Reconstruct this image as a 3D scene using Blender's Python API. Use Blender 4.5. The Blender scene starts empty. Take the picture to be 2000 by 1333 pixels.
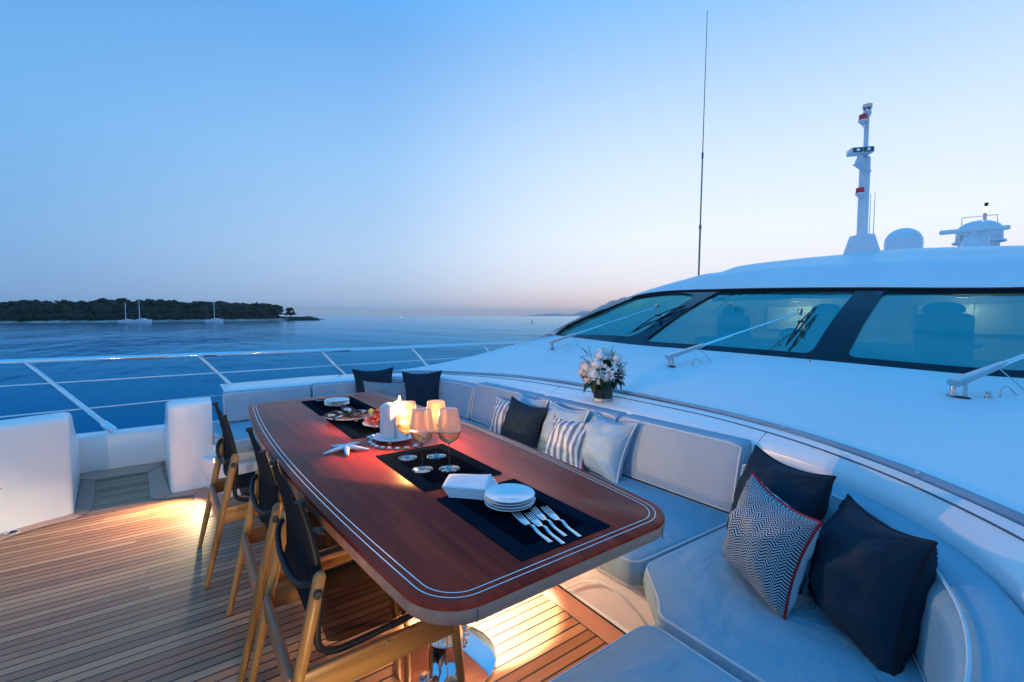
import bpy, bmesh, math, random
from mathutils import Vector, Matrix, noise
random.seed(7)
R = math.radians; PI = math.pi
S = bpy.context.scene
COL = S.collection

# ------------------------------------------------------------------ camera
F = 889.0; TH = math.atan(49.5/F); AZ = R(54.2); H = 1.4
cd = bpy.data.cameras.new('camera'); cam = bpy.data.objects.new('camera', cd); COL.objects.link(cam)
cam.location = (0, 0, H); cam.rotation_euler = (PI/2-TH, 0, AZ-PI/2)
cd.sensor_width = 36.0; cd.lens = 36.0*F/2000.0; cd.clip_start = .05; cd.clip_end = 80000
S.camera = cam
S.render.resolution_x = 1024; S.render.resolution_y = 682
_c, _s, _ct, _st = math.cos(AZ), math.sin(AZ), math.cos(TH), math.sin(TH)
def _ray(u, v):
    x = (u-1000)/F; y = -(v-666.5)/F
    f = _ct+y*_st; z = -_st+y*_ct
    return f*_c+x*_s, f*_s-x*_c, z
def atZ(u, v, z):
    r = _ray(u, v); k = (z-H)/r[2]; return Vector((r[0]*k, r[1]*k, z))
def atX(u, v, x):
    r = _ray(u, v); k = x/r[0]; return Vector((x, r[1]*k, H+r[2]*k))
def atY(u, v, y):
    r = _ray(u, v); k = y/r[1]; return Vector((r[0]*k, y, H+r[2]*k))

# ------------------------------------------------------------------ colour management
S.view_settings.view_transform = 'Standard'; S.view_settings.look = 'None'
S.view_settings.exposure = 0.16; S.view_settings.gamma = 1.0
def lin(r, g, b):
    return tuple(((c/255)/12.92 if c <= 10 else (((c/255)+.055)/1.055)**2.4) for c in (r, g, b)) + (1,)

# ------------------------------------------------------------------ world: dusk sky, sunset on the right behind the wheelhouse
SUNAZ = AZ - math.atan(620/F)          # heading of the afterglow
W = bpy.data.worlds.new('World'); S.world = W; W.use_nodes = True
nt = W.node_tree; nt.nodes.clear()
def N(t, **k):
    n = nt.nodes.new(t)
    for a, b in k.items(): setattr(n, a, b)
    return n
L = nt.links.new
tc = N('ShaderNodeTexCoord'); sx = N('ShaderNodeSeparateXYZ'); L(tc.outputs['Generated'], sx.inputs[0])
el = N('ShaderNodeMapRange'); el.inputs[1].default_value = 0; el.inputs[2].default_value = 1
L(sx.outputs['Z'], el.inputs[0])
def ramp(stops):
    r = N('ShaderNodeValToRGB'); e = r.color_ramp.elements
    while len(e) > 1: e.remove(e[-1])
    e[0].position = stops[0][0]; e[0].color = lin(*stops[0][1])
    for p, c in stops[1:]:
        q = e.new(p); q.color = lin(*c)
    r.color_ramp.interpolation = 'B_SPLINE' if False else 'LINEAR'
    L(el.outputs[0], r.inputs[0]); return r
rA = ramp([(0, (130,170,216)), (.05, (117,163,213)), (.14, (114,169,220)), (.30, (106,171,228)), (.5, (86,157,223)), (.66, (62,172,255)), (1, (62,172,255))])
rB = ramp([(0, (186,204,230)), (.04, (186,202,226)), (.12, (186,212,240)), (.30, (156,200,243)), (.5, (112,172,234)), (.66, (62,172,255)), (1, (62,172,255))])
rC = ramp([(0, (255,214,204)), (.03, (252,222,214)), (.07, (244,240,244)), (.16, (238,246,254)), (.3, (212,231,252)), (.5, (152,198,245)), (.66, (62,172,255)), (1, (62,172,255))])
rD = ramp([(0, (236,216,206)), (.12, (228,214,212)), (.24, (140,182,230)), (.38, (72,174,252)), (1, (62,172,255))])
dx = N('ShaderNodeCombineXYZ'); L(sx.outputs['X'], dx.inputs[0]); L(sx.outputs['Y'], dx.inputs[1])
nm = N('ShaderNodeVectorMath', operation='NORMALIZE'); L(dx.outputs[0], nm.inputs[0])
dt = N('ShaderNodeVectorMath', operation='DOT_PRODUCT'); L(nm.outputs[0], dt.inputs[0]); dt.inputs[1].default_value = (math.cos(SUNAZ), math.sin(SUNAZ), 0)
m1 = N('ShaderNodeMapRange', interpolation_type='SMOOTHSTEP'); m1.inputs[1].default_value = -.12; m1.inputs[2].default_value = .90; L(dt.outputs['Value'], m1.inputs[0])
m2 = N('ShaderNodeMapRange', interpolation_type='SMOOTHSTEP'); m2.inputs[1].default_value = .60; m2.inputs[2].default_value = 1.0; L(dt.outputs['Value'], m2.inputs[0])
m0 = N('ShaderNodeMapRange', interpolation_type='SMOOTHSTEP'); m0.inputs[1].default_value = -.42; m0.inputs[2].default_value = .04; L(dt.outputs['Value'], m0.inputs[0])
x0 = N('ShaderNodeMix', data_type='RGBA'); L(m0.outputs[0], x0.inputs[0]); L(rD.outputs[0], x0.inputs[6]); L(rA.outputs[0], x0.inputs[7])
x1 = N('ShaderNodeMix', data_type='RGBA'); L(m1.outputs[0], x1.inputs[0]); L(x0.outputs[2], x1.inputs[6]); L(rB.outputs[0], x1.inputs[7])
x2 = N('ShaderNodeMix', data_type='RGBA'); L(m2.outputs[0], x2.inputs[0]); L(x1.outputs[2], x2.inputs[6]); L(rC.outputs[0], x2.inputs[7])
bg = N('ShaderNodeBackground'); bg.inputs[1].default_value = 1.0; L(x2.outputs[2], bg.inputs[0])
wo = N('ShaderNodeOutputWorld'); L(bg.outputs[0], wo.inputs[0])

# ------------------------------------------------------------------ last glow of the sun
sd = bpy.data.lights.new('sun', 'SUN'); sd.energy = .08; sd.angle = R(24); sd.color = (1, .82, .72)
so = bpy.data.objects.new('sun', sd); COL.objects.link(so)
dv = Vector((math.cos(SUNAZ), math.sin(SUNAZ), math.tan(R(9))))
so.rotation_euler = dv.to_track_quat('Z', 'Y').to_euler()

# ------------------------------------------------------------------ object helpers
def tag(o, label=None, cat=None, group=None, kind=None):
    if label: o['label'] = label
    if cat: o['category'] = cat
    if group: o['group'] = group
    if kind: o['kind'] = kind
    return o
def empty(name, loc=(0, 0, 0), rz=0, label=None, cat=None, group=None):
    o = bpy.data.objects.new(name, None); COL.objects.link(o); o.location = loc; o.rotation_euler = (0, 0, rz)
    o.empty_display_size = .1
    return tag(o, label, cat, group)
def copy_tree(o, parent=None):
    c = o.copy(); COL.objects.link(c); c.parent = parent
    for ch in list(o.children): copy_tree(ch, c)
    return c
class MB:
    def __init__(s): s.v = []; s.f = []; s.m = []; s.mi = 0; s.uv = {}
    def add(s, vs, fs, uvs=None):
        b = len(s.v); s.v += [tuple(p) for p in vs]
        if uvs:
            for i, q in enumerate(uvs): s.uv[b+i] = q
        for f in fs: s.f.append([b+i for i in f]); s.m.append(s.mi)
        return s
    def box(s, c, d, rz=0, bev=0, M=None):
        bm = bmesh.new(); bmesh.ops.create_cube(bm, size=1)
        for v in bm.verts: v.co = Vector((v.co.x*d[0], v.co.y*d[1], v.co.z*d[2]))
        if bev: bmesh.ops.bevel(bm, geom=bm.edges[:]+bm.verts[:], offset=bev, segments=3, affect='EDGES', profile=.5)
        T = (M or Matrix.Identity(4)) if M else Matrix.Translation(c) @ Matrix.Rotation(rz, 4, 'Z')
        s._bm(bm, T); return s
    def _bm(s, bm, T=None):
        bm.verts.ensure_lookup_table(); bm.verts.index_update()
        vs = [(T @ v.co) if T else v.co for v in bm.verts]
        fs = [[v.index for v in f.verts] for f in bm.faces]; bm.free()
        s.add(vs, fs)
    def ico(s, c, r, sub=2, sc=(1, 1, 1), amp=0, fr=1, M=None):
        bm = bmesh.new(); bmesh.ops.create_icosphere(bm, subdivisions=sub, radius=1)
        for v in bm.verts:
            k = 1+amp*noise.noise(Vector(v.co)*fr+Vector(c)*7.3)
            v.co = Vector((v.co.x*sc[0], v.co.y*sc[1], v.co.z*sc[2]))*r*k
            if M: v.co = M @ v.co
            v.co += Vector(c)
        s._bm(bm); return s
    def tube(s, pts, r, n=10, closed=False, caps=True, squash=None):
        pts = [Vector(p) for p in pts]; k = len(pts)
        rr = r if isinstance(r, (list, tuple)) else [r]*k
        vs = []; fs = []; prev = None
        for i, p in enumerate(pts):
            if closed: t = pts[(i+1) % k]-pts[i-1]
            else: t = pts[min(i+1, k-1)]-pts[max(i-1, 0)]
            if t.length < 1e-9: t = Vector((0, 0, 1))
            t.normalize()
            if prev is None:
                a = Vector((0, 0, 1)) if abs(t.z) < .95 else Vector((1, 0, 0))
                u = t.cross(a).normalized()
            else:
                u = (prev-t*prev.dot(t))
                if u.length < 1e-6: u = t.orthogonal()
                u.normalize()
            prev = u; w = t.cross(u)
            for j in range(n):
                a = 2*PI*j/n
                vs.append(p+u*math.cos(a)*rr[i]+w*math.sin(a)*rr[i]*(squash or 1))
        for i in range(k if closed else k-1):
            for j in range(n):
                a = i*n+j; b = i*n+(j+1) % n; c = ((i+1) % k)*n+(j+1) % n; d = ((i+1) % k)*n+j
                fs.append((a, b, c, d))
        if caps and not closed:
            fs.append(tuple(reversed(range(n)))); fs.append(tuple(range((k-1)*n, k*n)))
        return s.add(vs, fs)
    def lathe(s, prof, c=(0, 0, 0), n=32, T=None):
        vs = []; fs = []
        for r, z in prof:
            for j in range(n):
                a = 2*PI*j/n; p = Vector((r*math.cos(a), r*math.sin(a), z))
                vs.append((T @ p) if T else p+Vector(c))
        for i in range(len(prof)-1):
            for j in range(n):
                fs.append((i*n+j, i*n+(j+1) % n, (i+1)*n+(j+1) % n, (i+1)*n+j))
        if prof[0][0] > 1e-5: fs.append(tuple(reversed(range(n))))
        if prof[-1][0] > 1e-5: fs.append(tuple(range((len(prof)-1)*n, len(prof)*n)))
        return s.add(vs, fs)
    def grid(s, rows, uv=False, closed=False):
        m = len(rows[0]); vs = [p for r in rows for p in r]; fs = []
        for i in range(len(rows)-1):
            for j in range(m if closed else m-1):
                k = (j+1) % m
                fs.append((i*m+j, i*m+k, (i+1)*m+k, (i+1)*m+j))
        uvs = [(j/(m-1), i/(len(rows)-1)) for i in range(len(rows)) for j in range(m)] if uv else None
        return s.add(vs, fs, uvs)
    def rings(s, rings, cap0=True, cap1=True):
        s.grid(rings, closed=True); m = len(rings[0]); b = len(s.v)-m*len(rings)
        if cap0: s.f.append([b+i for i in reversed(range(m))]); s.m.append(s.mi)
        if cap1: s.f.append([b+(len(rings)-1)*m+i for i in range(m)]); s.m.append(s.mi)
        return s
    def build(s, name, mat, parent=None, smooth=True, ang=35, solid=0, face=None):
        me = bpy.data.meshes.new(name); me.from_pydata(s.v, [], s.f)
        mats = mat if isinstance(mat, (list, tuple)) else [mat]
        for m in mats: me.materials.append(m)
        me.validate()
        bm = bmesh.new(); bm.from_mesh(me); bmesh.ops.remove_doubles(bm, verts=bm.verts, dist=1e-6) if not s.uv else None
        bmesh.ops.recalc_face_normals(bm, faces=bm.faces)
        if face is not None:
            bm.normal_update()
            if sum((f.normal*f.calc_area() for f in bm.faces), Vector()).dot(Vector(face)) < 0: bmesh.ops.reverse_faces(bm, faces=bm.faces)
        bm.to_mesh(me); bm.free()
        if len(mats) > 1:
            for p, i in zip(me.polygons, s.m): p.material_index = i
        if s.uv:
            ul = me.uv_layers.new(name='UVMap')
            for lp in me.loops: ul.data[lp.index].uv = s.uv.get(lp.vertex_index, (0, 0))
        if smooth:
            me.polygons.foreach_set('use_smooth', [True]*len(me.polygons))
            if ang < 180: me.set_sharp_from_angle(angle=R(ang))
        o = bpy.data.objects.new(name, me); COL.objects.link(o); o.parent = parent
        if solid:
            md = o.modifiers.new('solid', 'SOLIDIFY'); md.thickness = solid; md.offset = -1
        return o
def cr(pts, n, closed=False):
    """Catmull-Rom through points, n samples uniform in chord length"""
    P = [Vector(p) for p in pts]; k = len(P); segs = k if closed else k-1; out = []
    for i in range(segs):
        p0 = P[(i-1) % k] if closed or i else P[0]*2-P[1]; p1 = P[i]; p2 = P[(i+1) % k]
        p3 = P[(i+2) % k] if closed or i < k-2 else P[-1]*2-P[-2]
        for j in range(24):
            t = j/24
            out.append(.5*((2*p1)+(p2-p0)*t+(2*p0-5*p1+4*p2-p3)*t*t+(3*p1-p0-3*p2+p3)*t**3))
    out.append(P[0] if closed else P[-1])
    return resample(out, n, closed)
def resample(P, n, closed=False):
    P = [Vector(p) for p in P]; d = [0]
    for a, b in zip(P, P[1:]): d.append(d[-1]+(b-a).length)
    out = []; j = 0
    for i in range(n):
        t = d[-1]*i/(n if closed else n-1)
        while j < len(d)-2 and d[j+1] < t: j += 1
        s = (t-d[j])/max(1e-9, d[j+1]-d[j]); out.append(P[j].lerp(P[j+1], min(1, max(0, s))))
    return out
def crt(tp, ts):
    """interpolate list of (t, point) at each of ts with smooth tangents"""
    T = [a for a, _ in tp]; P = [Vector(b) for _, b in tp]; M = []
    for i in range(len(T)):
        if i == 0: M.append((P[1]-P[0])/(T[1]-T[0]))
        elif i == len(T)-1: M.append((P[-1]-P[-2])/(T[-1]-T[-2]))
        else: M.append((P[i+1]-P[i-1])/(T[i+1]-T[i-1]))
    out = []
    for t in ts:
        i = 0
        while i < len(T)-2 and t > T[i+1]: i += 1
        h = T[i+1]-T[i]; x = (t-T[i])/h
        if x < 0: out.append(P[0]+M[0]*(t-T[0])); continue
        if x > 1: out.append(P[-1]+M[-1]*(t-T[-1])); continue
        a = 2*x**3-3*x*x+1; b = x**3-2*x*x+x; c = -2*x**3+3*x*x; d = x**3-x*x
        out.append(a*P[i]+b*h*M[i]+c*P[i+1]+d*h*M[i+1])
    return out
def ribbon_prism(poly, z0, z1, bev=.003):
    """closed 2D polygon -> rings for a slab with small bevels"""
    def off(d): return offset2(poly, d)
    R_ = []
    for d, z in ((bev, z0), (0, z0+bev), (0, z1-bev), (bev, z1)):
        R_.append([(p[0], p[1], z) for p in off(d)])
    return R_
def offset2(poly, d):
    k = len(poly)
    A = sum(poly[i][0]*poly[(i+1) % k][1]-poly[(i+1) % k][0]*poly[i][1] for i in range(k))
    sg = 1 if A > 0 else -1; out = []
    for i in range(k):
        p0, p1, p2 = Vector(poly[i-1][:2]), Vector(poly[i][:2]), Vector(poly[(i+1) % k][:2])
        a = (p1-p0); b = (p2-p1)
        if a.length < 1e-9: a = b
        if b.length < 1e-9: b = a
        a.normalize(); b.normalize()
        n1 = Vector((-a.y, a.x))*sg; n2 = Vector((-b.y, b.x))*sg
        m = n1+n2; m = m/max(.5, m.length_squared/2) if m.length > 1e-6 else n1
        out.append((p1.x+m.x*d, p1.y+m.y*d))
    return out
def rrect(cx, cy, w, h, r, n=6):
    out = []
    for sx_, sy_, a0 in ((1, 1, 0), (-1, 1, PI/2), (-1, -1, PI), (1, -1, 1.5*PI)):
        for i in range(n+1):
            a = a0+PI/2*i/n
            out.append((cx+sx_*(w/2-r)+r*math.cos(a), cy+sy_*(h/2-r)+r*math.sin(a)))
    return out
def round_poly(pts, rad, n=6):
    """fillet a polygon's corners"""
    k = len(pts); out = []
    rr = rad if isinstance(rad, (list, tuple)) else [rad]*k
    for i in range(k):
        p0, p1, p2 = Vector(pts[i-1]), Vector(pts[i]), Vector(pts[(i+1) % k])
        a = p0-p1; b = p2-p1; d = min(rr[i], a.length*.45, b.length*.45)
        A = p1+a.normalized()*d; B = p1+b.normalized()*d
        for j in range(n+1):
            t = j/n; out.append(tuple((A*(1-t)**2+p1*2*t*(1-t)+B*t*t)))
    return out
def dense(poly, step):
    k = len(poly); out = []
    for i in range(k):
        a, b = Vector(poly[i][:2]), Vector(poly[(i+1) % k][:2]); m = max(1, int((b-a).length/step))
        for j in range(m): out.append(tuple(a.lerp(b, j/m)))
    return out

# ------------------------------------------------------------------ materials
def mat(name, col, rough=.5, metal=0, bump=None, var=None, spec=.5, coat=0, trans=0, alpha=1, emit=None, es=0, sheen=0, ior=1.45, rvar=None, sss=0):
    m = bpy.data.materials.new(name); m.use_nodes = True; t = m.node_tree; b = t.nodes['Principled BSDF']
    b.inputs['Base Color'].default_value = (*col, 1); b.inputs['Roughness'].default_value = rough
    b.inputs['Metallic'].default_value = metal; b.inputs['Specular IOR Level'].default_value = spec
    b.inputs['Coat Weight'].default_value = coat; b.inputs['Coat Roughness'].default_value = .08
    b.inputs['Transmission Weight'].default_value = trans; b.inputs['Alpha'].default_value = alpha
    b.inputs['IOR'].default_value = ior; b.inputs['Sheen Weight'].default_value = sheen
    if sss:
        b.inputs['Subsurface Weight'].default_value = sss; b.inputs['Subsurface Radius'].default_value = (.02, .012, .006); b.inputs['Subsurface Scale'].default_value = 1
    if emit: b.inputs['Emission Color'].default_value = (*emit, 1); b.inputs['Emission Strength'].default_value = es
    n = t.nodes.new; l = t.links.new
    co = n('ShaderNodeTexCoord')
    def nz(scale, detail=3, stretch=None):
        x = n('ShaderNodeTexNoise'); x.inputs['Scale'].default_value = scale; x.inputs['Detail'].default_value = detail
        if stretch:
            mp = n('ShaderNodeMapping'); mp.inputs['Scale'].default_value = stretch; l(co.outputs['Object'], mp.inputs[0]); l(mp.outputs[0], x.inputs['Vector'])
        else: l(co.outputs['Object'], x.inputs['Vector'])
        return x
    if var:
        x = nz(var[0], 4, var[2] if len(var) > 2 else None)
        r = n('ShaderNodeMapRange'); r.inputs[1].default_value = .3; r.inputs[2].default_value = .7
        r.inputs[3].default_value = 1-var[1]; r.inputs[4].default_value = 1+var[1]; l(x.outputs[0], r.inputs[0])
        mx = n('ShaderNodeVectorMath'); mx.operation = 'SCALE'; mx.inputs[0].default_value = col; l(r.outputs[0], mx.inputs['Scale']); l(mx.outputs[0], b.inputs['Base Color'])
    if rvar:
        x = nz(rvar[0], 4); r = n('ShaderNodeMapRange'); r.inputs[1].default_value = .3; r.inputs[2].default_value = .7
        r.inputs[3].default_value = max(0, rough-rvar[1]); r.inputs[4].default_value = rough+rvar[1]; l(x.outputs[0], r.inputs[0]); l(r.outputs[0], b.inputs['Roughness'])
    if bump:
        x = nz(bump[0], bump[2] if len(bump) > 2 else 3, bump[3] if len(bump) > 3 else None); bp = n('ShaderNodeBump'); bp.inputs['Strength'].default_value = bump[1]; bp.inputs['Distance'].default_value = .01
        l(x.outputs[0], bp.inputs['Height']); l(bp.outputs[0], b.inputs['Normal'])
    return m
def mathn(t, op, a, b=None, c=None):
    x = t.nodes.new('ShaderNodeMath'); x.operation = op
    for i, q in enumerate((a, b, c)):
        if q is None: continue
        if isinstance(q, (int, float)): x.inputs[i].default_value = q
        else: t.links.new(q, x.inputs[i])
    return x.outputs[0]
def teak(name, along='X', pitch=.045, caulk=.0042, c0=(.30, .185, .115), c1=(.20, .115, .07), lines=True, off=0.0, rough=.45):
    m = bpy.data.materials.new(name); m.use_nodes = True; t = m.node_tree; b = t.nodes['Principled BSDF']; n = t.nodes.new; l = t.links.new
    co = n('ShaderNodeTexCoord'); sp = n('ShaderNodeSeparateXYZ'); l(co.outputs['Object'], sp.inputs[0])
    A, B = (sp.outputs['X'], sp.outputs['Y']) if along == 'X' else (sp.outputs['Y'], sp.outputs['X'])
    q = mathn(t, 'DIVIDE', mathn(t, 'ADD', B, off), pitch); idx = mathn(t, 'FLOOR', q); fr = mathn(t, 'FRACT', q)
    wn = n('ShaderNodeTexWhiteNoise'); wn.noise_dimensions = '1D'; l(idx, wn.inputs['W'])
    # each plank is joined from lengths of board
    seg = mathn(t, 'FLOOR', mathn(t, 'DIVIDE', mathn(t, 'ADD', A, mathn(t, 'MULTIPLY', wn.outputs['Value'], 3.1)), 2.3))
    wn2 = n('ShaderNodeTexWhiteNoise'); wn2.noise_dimensions = '2D'; cb = n('ShaderNodeCombineXYZ'); l(idx, cb.inputs[0]); l(seg, cb.inputs[1]); l(cb.outputs[0], wn2.inputs['Vector'])
    cv = n('ShaderNodeCombineXYZ'); l(mathn(t, 'MULTIPLY', A, 1.6), cv.inputs[0]); l(mathn(t, 'MULTIPLY', B, 42), cv.inputs[1]); l(mathn(t, 'MULTIPLY', wn2.outputs['Value'], 17), cv.inputs[2])
    g = n('ShaderNodeTexNoise'); g.inputs['Scale'].default_value = 2.2; g.inputs['Detail'].default_value = 6; g.inputs['Roughness'].default_value = .65; l(cv.outputs[0], g.inputs['Vector'])
    big = n('ShaderNodeTexNoise'); big.inputs['Scale'].default_value = 1.3; big.inputs['Detail'].default_value = 3; l(co.outputs['Object'], big.inputs['Vector'])
    fac = mathn(t, 'ADD', mathn(t, 'MULTIPLY', mathn(t, 'POWER', wn2.outputs['Value'], 1.4), .85), mathn(t, 'MULTIPLY', mathn(t, 'SUBTRACT', g.outputs[0], .35), .8))
    fac = mathn(t, 'ADD', fac, mathn(t, 'MULTIPLY', mathn(t, 'SUBTRACT', big.outputs[0], .5), .5))
    rp = n('ShaderNodeValToRGB'); e = rp.color_ramp.elements; e[0].color = (*c1, 1); e[1].color = (*c0, 1); l(fac, rp.inputs[0])
    k = e.new(.55); k.color = ((c0[0]+c1[0])*.52, (c0[1]+c1[1])*.5, (c0[2]+c1[2])*.5, 1)
    out = rp.outputs[0]
    if lines:
        e_ = caulk/pitch/2
        d = mathn(t, 'ABSOLUTE', mathn(t, 'SUBTRACT', fr, .5)); ln = mathn(t, 'GREATER_THAN', d, .5-e_)
        mx = n('ShaderNodeMix'); mx.data_type = 'RGBA'; l(ln, mx.inputs[0]); l(out, mx.inputs[6]); mx.inputs[7].default_value = (.012, .012, .014, 1); out = mx.outputs[2]
        bp = n('ShaderNodeBump'); bp.inputs['Strength'].default_value = .5; bp.inputs['Distance'].default_value = .002
        l(mathn(t, 'SUBTRACT', mathn(t, 'MULTIPLY', g.outputs[0], .35), ln), bp.inputs['Height']); l(bp.outputs[0], b.inputs['Normal'])
    l(out, b.inputs['Base Color']); rr = mathn(t, 'ADD', mathn(t, 'MULTIPLY', g.outputs[0], .25), rough-.1); l(rr, b.inputs['Roughness'])
    return m
def wood(name, c0, c1, along='Y', rough=.3, coat=0, scale=1.0, ring=26, spec=.35):
    m = bpy.data.materials.new(name); m.use_nodes = True; t = m.node_tree; b = t.nodes['Principled BSDF']; n = t.nodes.new; l = t.links.new
    co = n('ShaderNodeTexCoord'); mp = n('ShaderNodeMapping')
    sc = {'X': (1.2, ring, ring), 'Y': (ring, 1.2, ring), 'Z': (ring, ring, 1.2)}[along]
    mp.inputs['Scale'].default_value = [q*scale for q in sc]; l(co.outputs['Object'], mp.inputs[0])
    g = n('ShaderNodeTexNoise'); g.inputs['Scale'].default_value = 1.0; g.inputs['Detail'].default_value = 7; g.inputs['Roughness'].default_value = .6; g.inputs['Distortion'].default_value = .4; l(mp.outputs[0], g.inputs['Vector'])
    mp2 = n('ShaderNodeMapping'); mp2.inputs['Scale'].default_value = [min(q, 5)*scale*.9 for q in sc]; l(co.outputs['Object'], mp2.inputs[0])
    g2 = n('ShaderNodeTexNoise'); g2.inputs['Scale'].default_value = 1.0; g2.inputs['Detail'].default_value = 2; l(mp2.outputs[0], g2.inputs['Vector'])
    f = mathn(t, 'ADD', mathn(t, 'MULTIPLY', g.outputs[0], .8), mathn(t, 'MULTIPLY', g2.outputs[0], .5))
    rp = n('ShaderNodeValToRGB'); e = rp.color_ramp.elements; e[0].position = .48; e[1].position = .80; e[0].color = (*c1, 1); e[1].color = (*c0, 1); l(f, rp.inputs[0]); l(rp.outputs[0], b.inputs['Base Color'])
    b.inputs['Roughness'].default_value = rough; b.inputs['Specular IOR Level'].default_value = spec; b.inputs['Coat Weight'].default_value = coat; b.inputs['Coat Roughness'].default_value = .22
    bp = n('ShaderNodeBump'); bp.inputs['Strength'].default_value = .12; bp.inputs['Distance'].default_value = .002; l(g.outputs[0], bp.inputs['Height']); l(bp.outputs[0], b.inputs['Normal'])
    return m
def fabric(name, col, pattern=None, c2=None, rough=.85, fold=.15, freq=14, n1=9, spec=.25, dist=.02):
    m = bpy.data.materials.new(name); m.use_nodes = True; t = m.node_tree; b = t.nodes['Principled BSDF']; n = t.nodes.new; l = t.links.new
    b.inputs['Roughness'].default_value = rough; b.inputs['Specular IOR Level'].default_value = spec; b.inputs['Sheen Weight'].default_value = .015
    co = n('ShaderNodeTexCoord'); big = n('ShaderNodeTexNoise'); big.inputs['Scale'].default_value = 3.2; big.inputs['Detail'].default_value = 5; big.inputs['Distortion'].default_value = .8; l(co.outputs['Object'], big.inputs['Vector'])
    fine = n('ShaderNodeTexNoise'); fine.inputs['Scale'].default_value = 420; fine.inputs['Detail'].default_value = 1; l(co.outputs['Object'], fine.inputs['Vector'])
    k = mathn(t, 'ADD', mathn(t, 'MULTIPLY', fine.outputs[0], .3), mathn(t, 'ADD', mathn(t, 'MULTIPLY', big.outputs[0], .2), .75))
    cur = None
    if pattern:
        sp = n('ShaderNodeSeparateXYZ'); l(co.outputs['UV'], sp.inputs[0]); U, V = sp.outputs['X'], sp.outputs['Y']
        if pattern == 'stripe': w = mathn(t, 'FRACT', mathn(t, 'MULTIPLY', U, n1)); w = mathn(t, 'GREATER_THAN', w, .5)
        else:
            z = mathn(t, 'ABSOLUTE', mathn(t, 'SUBTRACT', mathn(t, 'FRACT', mathn(t, 'MULTIPLY', U, n1)), .5))
            w = mathn(t, 'FRACT', mathn(t, 'ADD', mathn(t, 'MULTIPLY', V, freq), mathn(t, 'MULTIPLY', z, 3.0)))
            w = mathn(t, 'GREATER_THAN', w, .47)
        mx = n('ShaderNodeMix'); mx.data_type = 'RGBA'; l(w, mx.inputs[0]); mx.inputs[6].default_value = (*col, 1); mx.inputs[7].default_value = (*c2, 1); cur = mx.outputs[2]
    sc = n('ShaderNodeVectorMath'); sc.operation = 'SCALE'; l(k, sc.inputs['Scale'])
    if cur: l(cur, sc.inputs[0])
    else: sc.inputs[0].default_value = col
    l(sc.outputs[0], b.inputs['Base Color'])
    bp = n('ShaderNodeBump'); bp.inputs['Strength'].default_value = fold; bp.inputs['Distance'].default_value = dist
    h = mathn(t, 'ADD', big.outputs[0], mathn(t, 'MULTIPLY', fine.outputs[0], .04)); l(h, bp.inputs['Height']); l(bp.outputs[0], b.inputs['Normal'])
    return m
def glassy(name, tint=(1, 1, 1), rough=0.0, fres=.5, ior=1.45, frost=0, body=None):
    """thin pane: fresnel mix of mirror and tinted see-through"""
    m = bpy.data.materials.new(name); m.use_nodes = True; t = m.node_tree; t.nodes.clear(); n = t.nodes.new; l = t.links.new
    o = n('ShaderNodeOutputMaterial'); g = n('ShaderNodeBsdfGlossy'); g.inputs['Roughness'].default_value = rough; g.inputs['Color'].default_value = (1, 1, 1, 1)
    tr = n('ShaderNodeBsdfTransparent'); tr.inputs[0].default_value = (*tint, 1)
    base = tr.outputs[0]
    if frost:
        df = n('ShaderNodeBsdfTranslucent'); df.inputs[0].default_value = (*(body or (1, 1, 1)), 1)
        d2 = n('ShaderNodeBsdfDiffuse'); d2.inputs[0].default_value = (*(body or (1, 1, 1)), 1)
        mm = n('ShaderNodeMixShader'); mm.inputs[0].default_value = .15; l(df.outputs[0], mm.inputs[1]); l(d2.outputs[0], mm.inputs[2])
        mf = n('ShaderNodeMixShader'); mf.inputs[0].default_value = frost; l(base, mf.inputs[1]); l(mm.outputs[0], mf.inputs[2]); base = mf.outputs[0]
    lw = n('ShaderNodeFresnel'); lw.inputs[0].default_value = ior
    mx = n('ShaderNodeMixShader'); l(mathn(t, 'MINIMUM', mathn(t, 'MULTIPLY', lw.outputs[0], fres*2), 1.0), mx.inputs[0]); l(base, mx.inputs[1]); l(g.outputs[0], mx.inputs[2]); l(mx.outputs[0], o.inputs[0])
    return m

M = {}
M['gel'] = mat('gelcoat', (.80, .81, .82), rough=.24, spec=.4, var=(1.4, .02), bump=(6, .012))
M['gelroof'] = mat('roof paint', (.77, .79, .80), rough=.5, spec=.22, var=(1.1, .03), bump=(60, .04), rvar=(30, .12))
M['nonskid'] = mat('non skid paint', (.74, .75, .76), rough=.55, var=(2.5, .03), bump=(240, .12))
M['groove'] = mat('ledge strip rubber', (.30, .36, .42), rough=.7, spec=.1, var=(8, .1))
M['seam'] = mat('dark seam', (.10, .11, .12), rough=.6)
M['steel'] = mat('polished steel', (.82, .82, .83), rough=.06, metal=1, rvar=(9, .03))
M['wire'] = mat('white coated wire', (.75, .76, .78), rough=.35)
M['brushed'] = mat('satin steel', (.52, .54, .56), rough=.28, metal=1, rvar=(20, .06))
M['cutlery'] = mat('cutlery steel', (.75, .76, .78), rough=.16, metal=1)
M['black'] = mat('black rubber', (.012, .012, .014), rough=.45)
M['blackglass'] = mat('black window border', (.006, .016, .03), rough=.12, spec=.3)
M['frame'] = mat('black powder coat', (.010, .012, .015), rough=.5, spec=.25, bump=(300, .05))
M['teak'] = teak('teak deck', c0=(.56, .27, .13), c1=(.28, .112, .052), pitch=.052, caulk=.0085, off=.013)
M['teakx'] = teak('teak margin along', lines=False, pitch=.4, c0=(.62, .31, .21), c1=(.42, .19, .12))
M['teaky'] = teak('teak margin across', along='Y', lines=False, pitch=.4, c0=(.62, .31, .21), c1=(.42, .19, .12))
M['oak'] = wood('oak chair wood', (.40, .20, .065), (.20, .09, .026), along='Z', rough=.38, scale=1.3)
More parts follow.
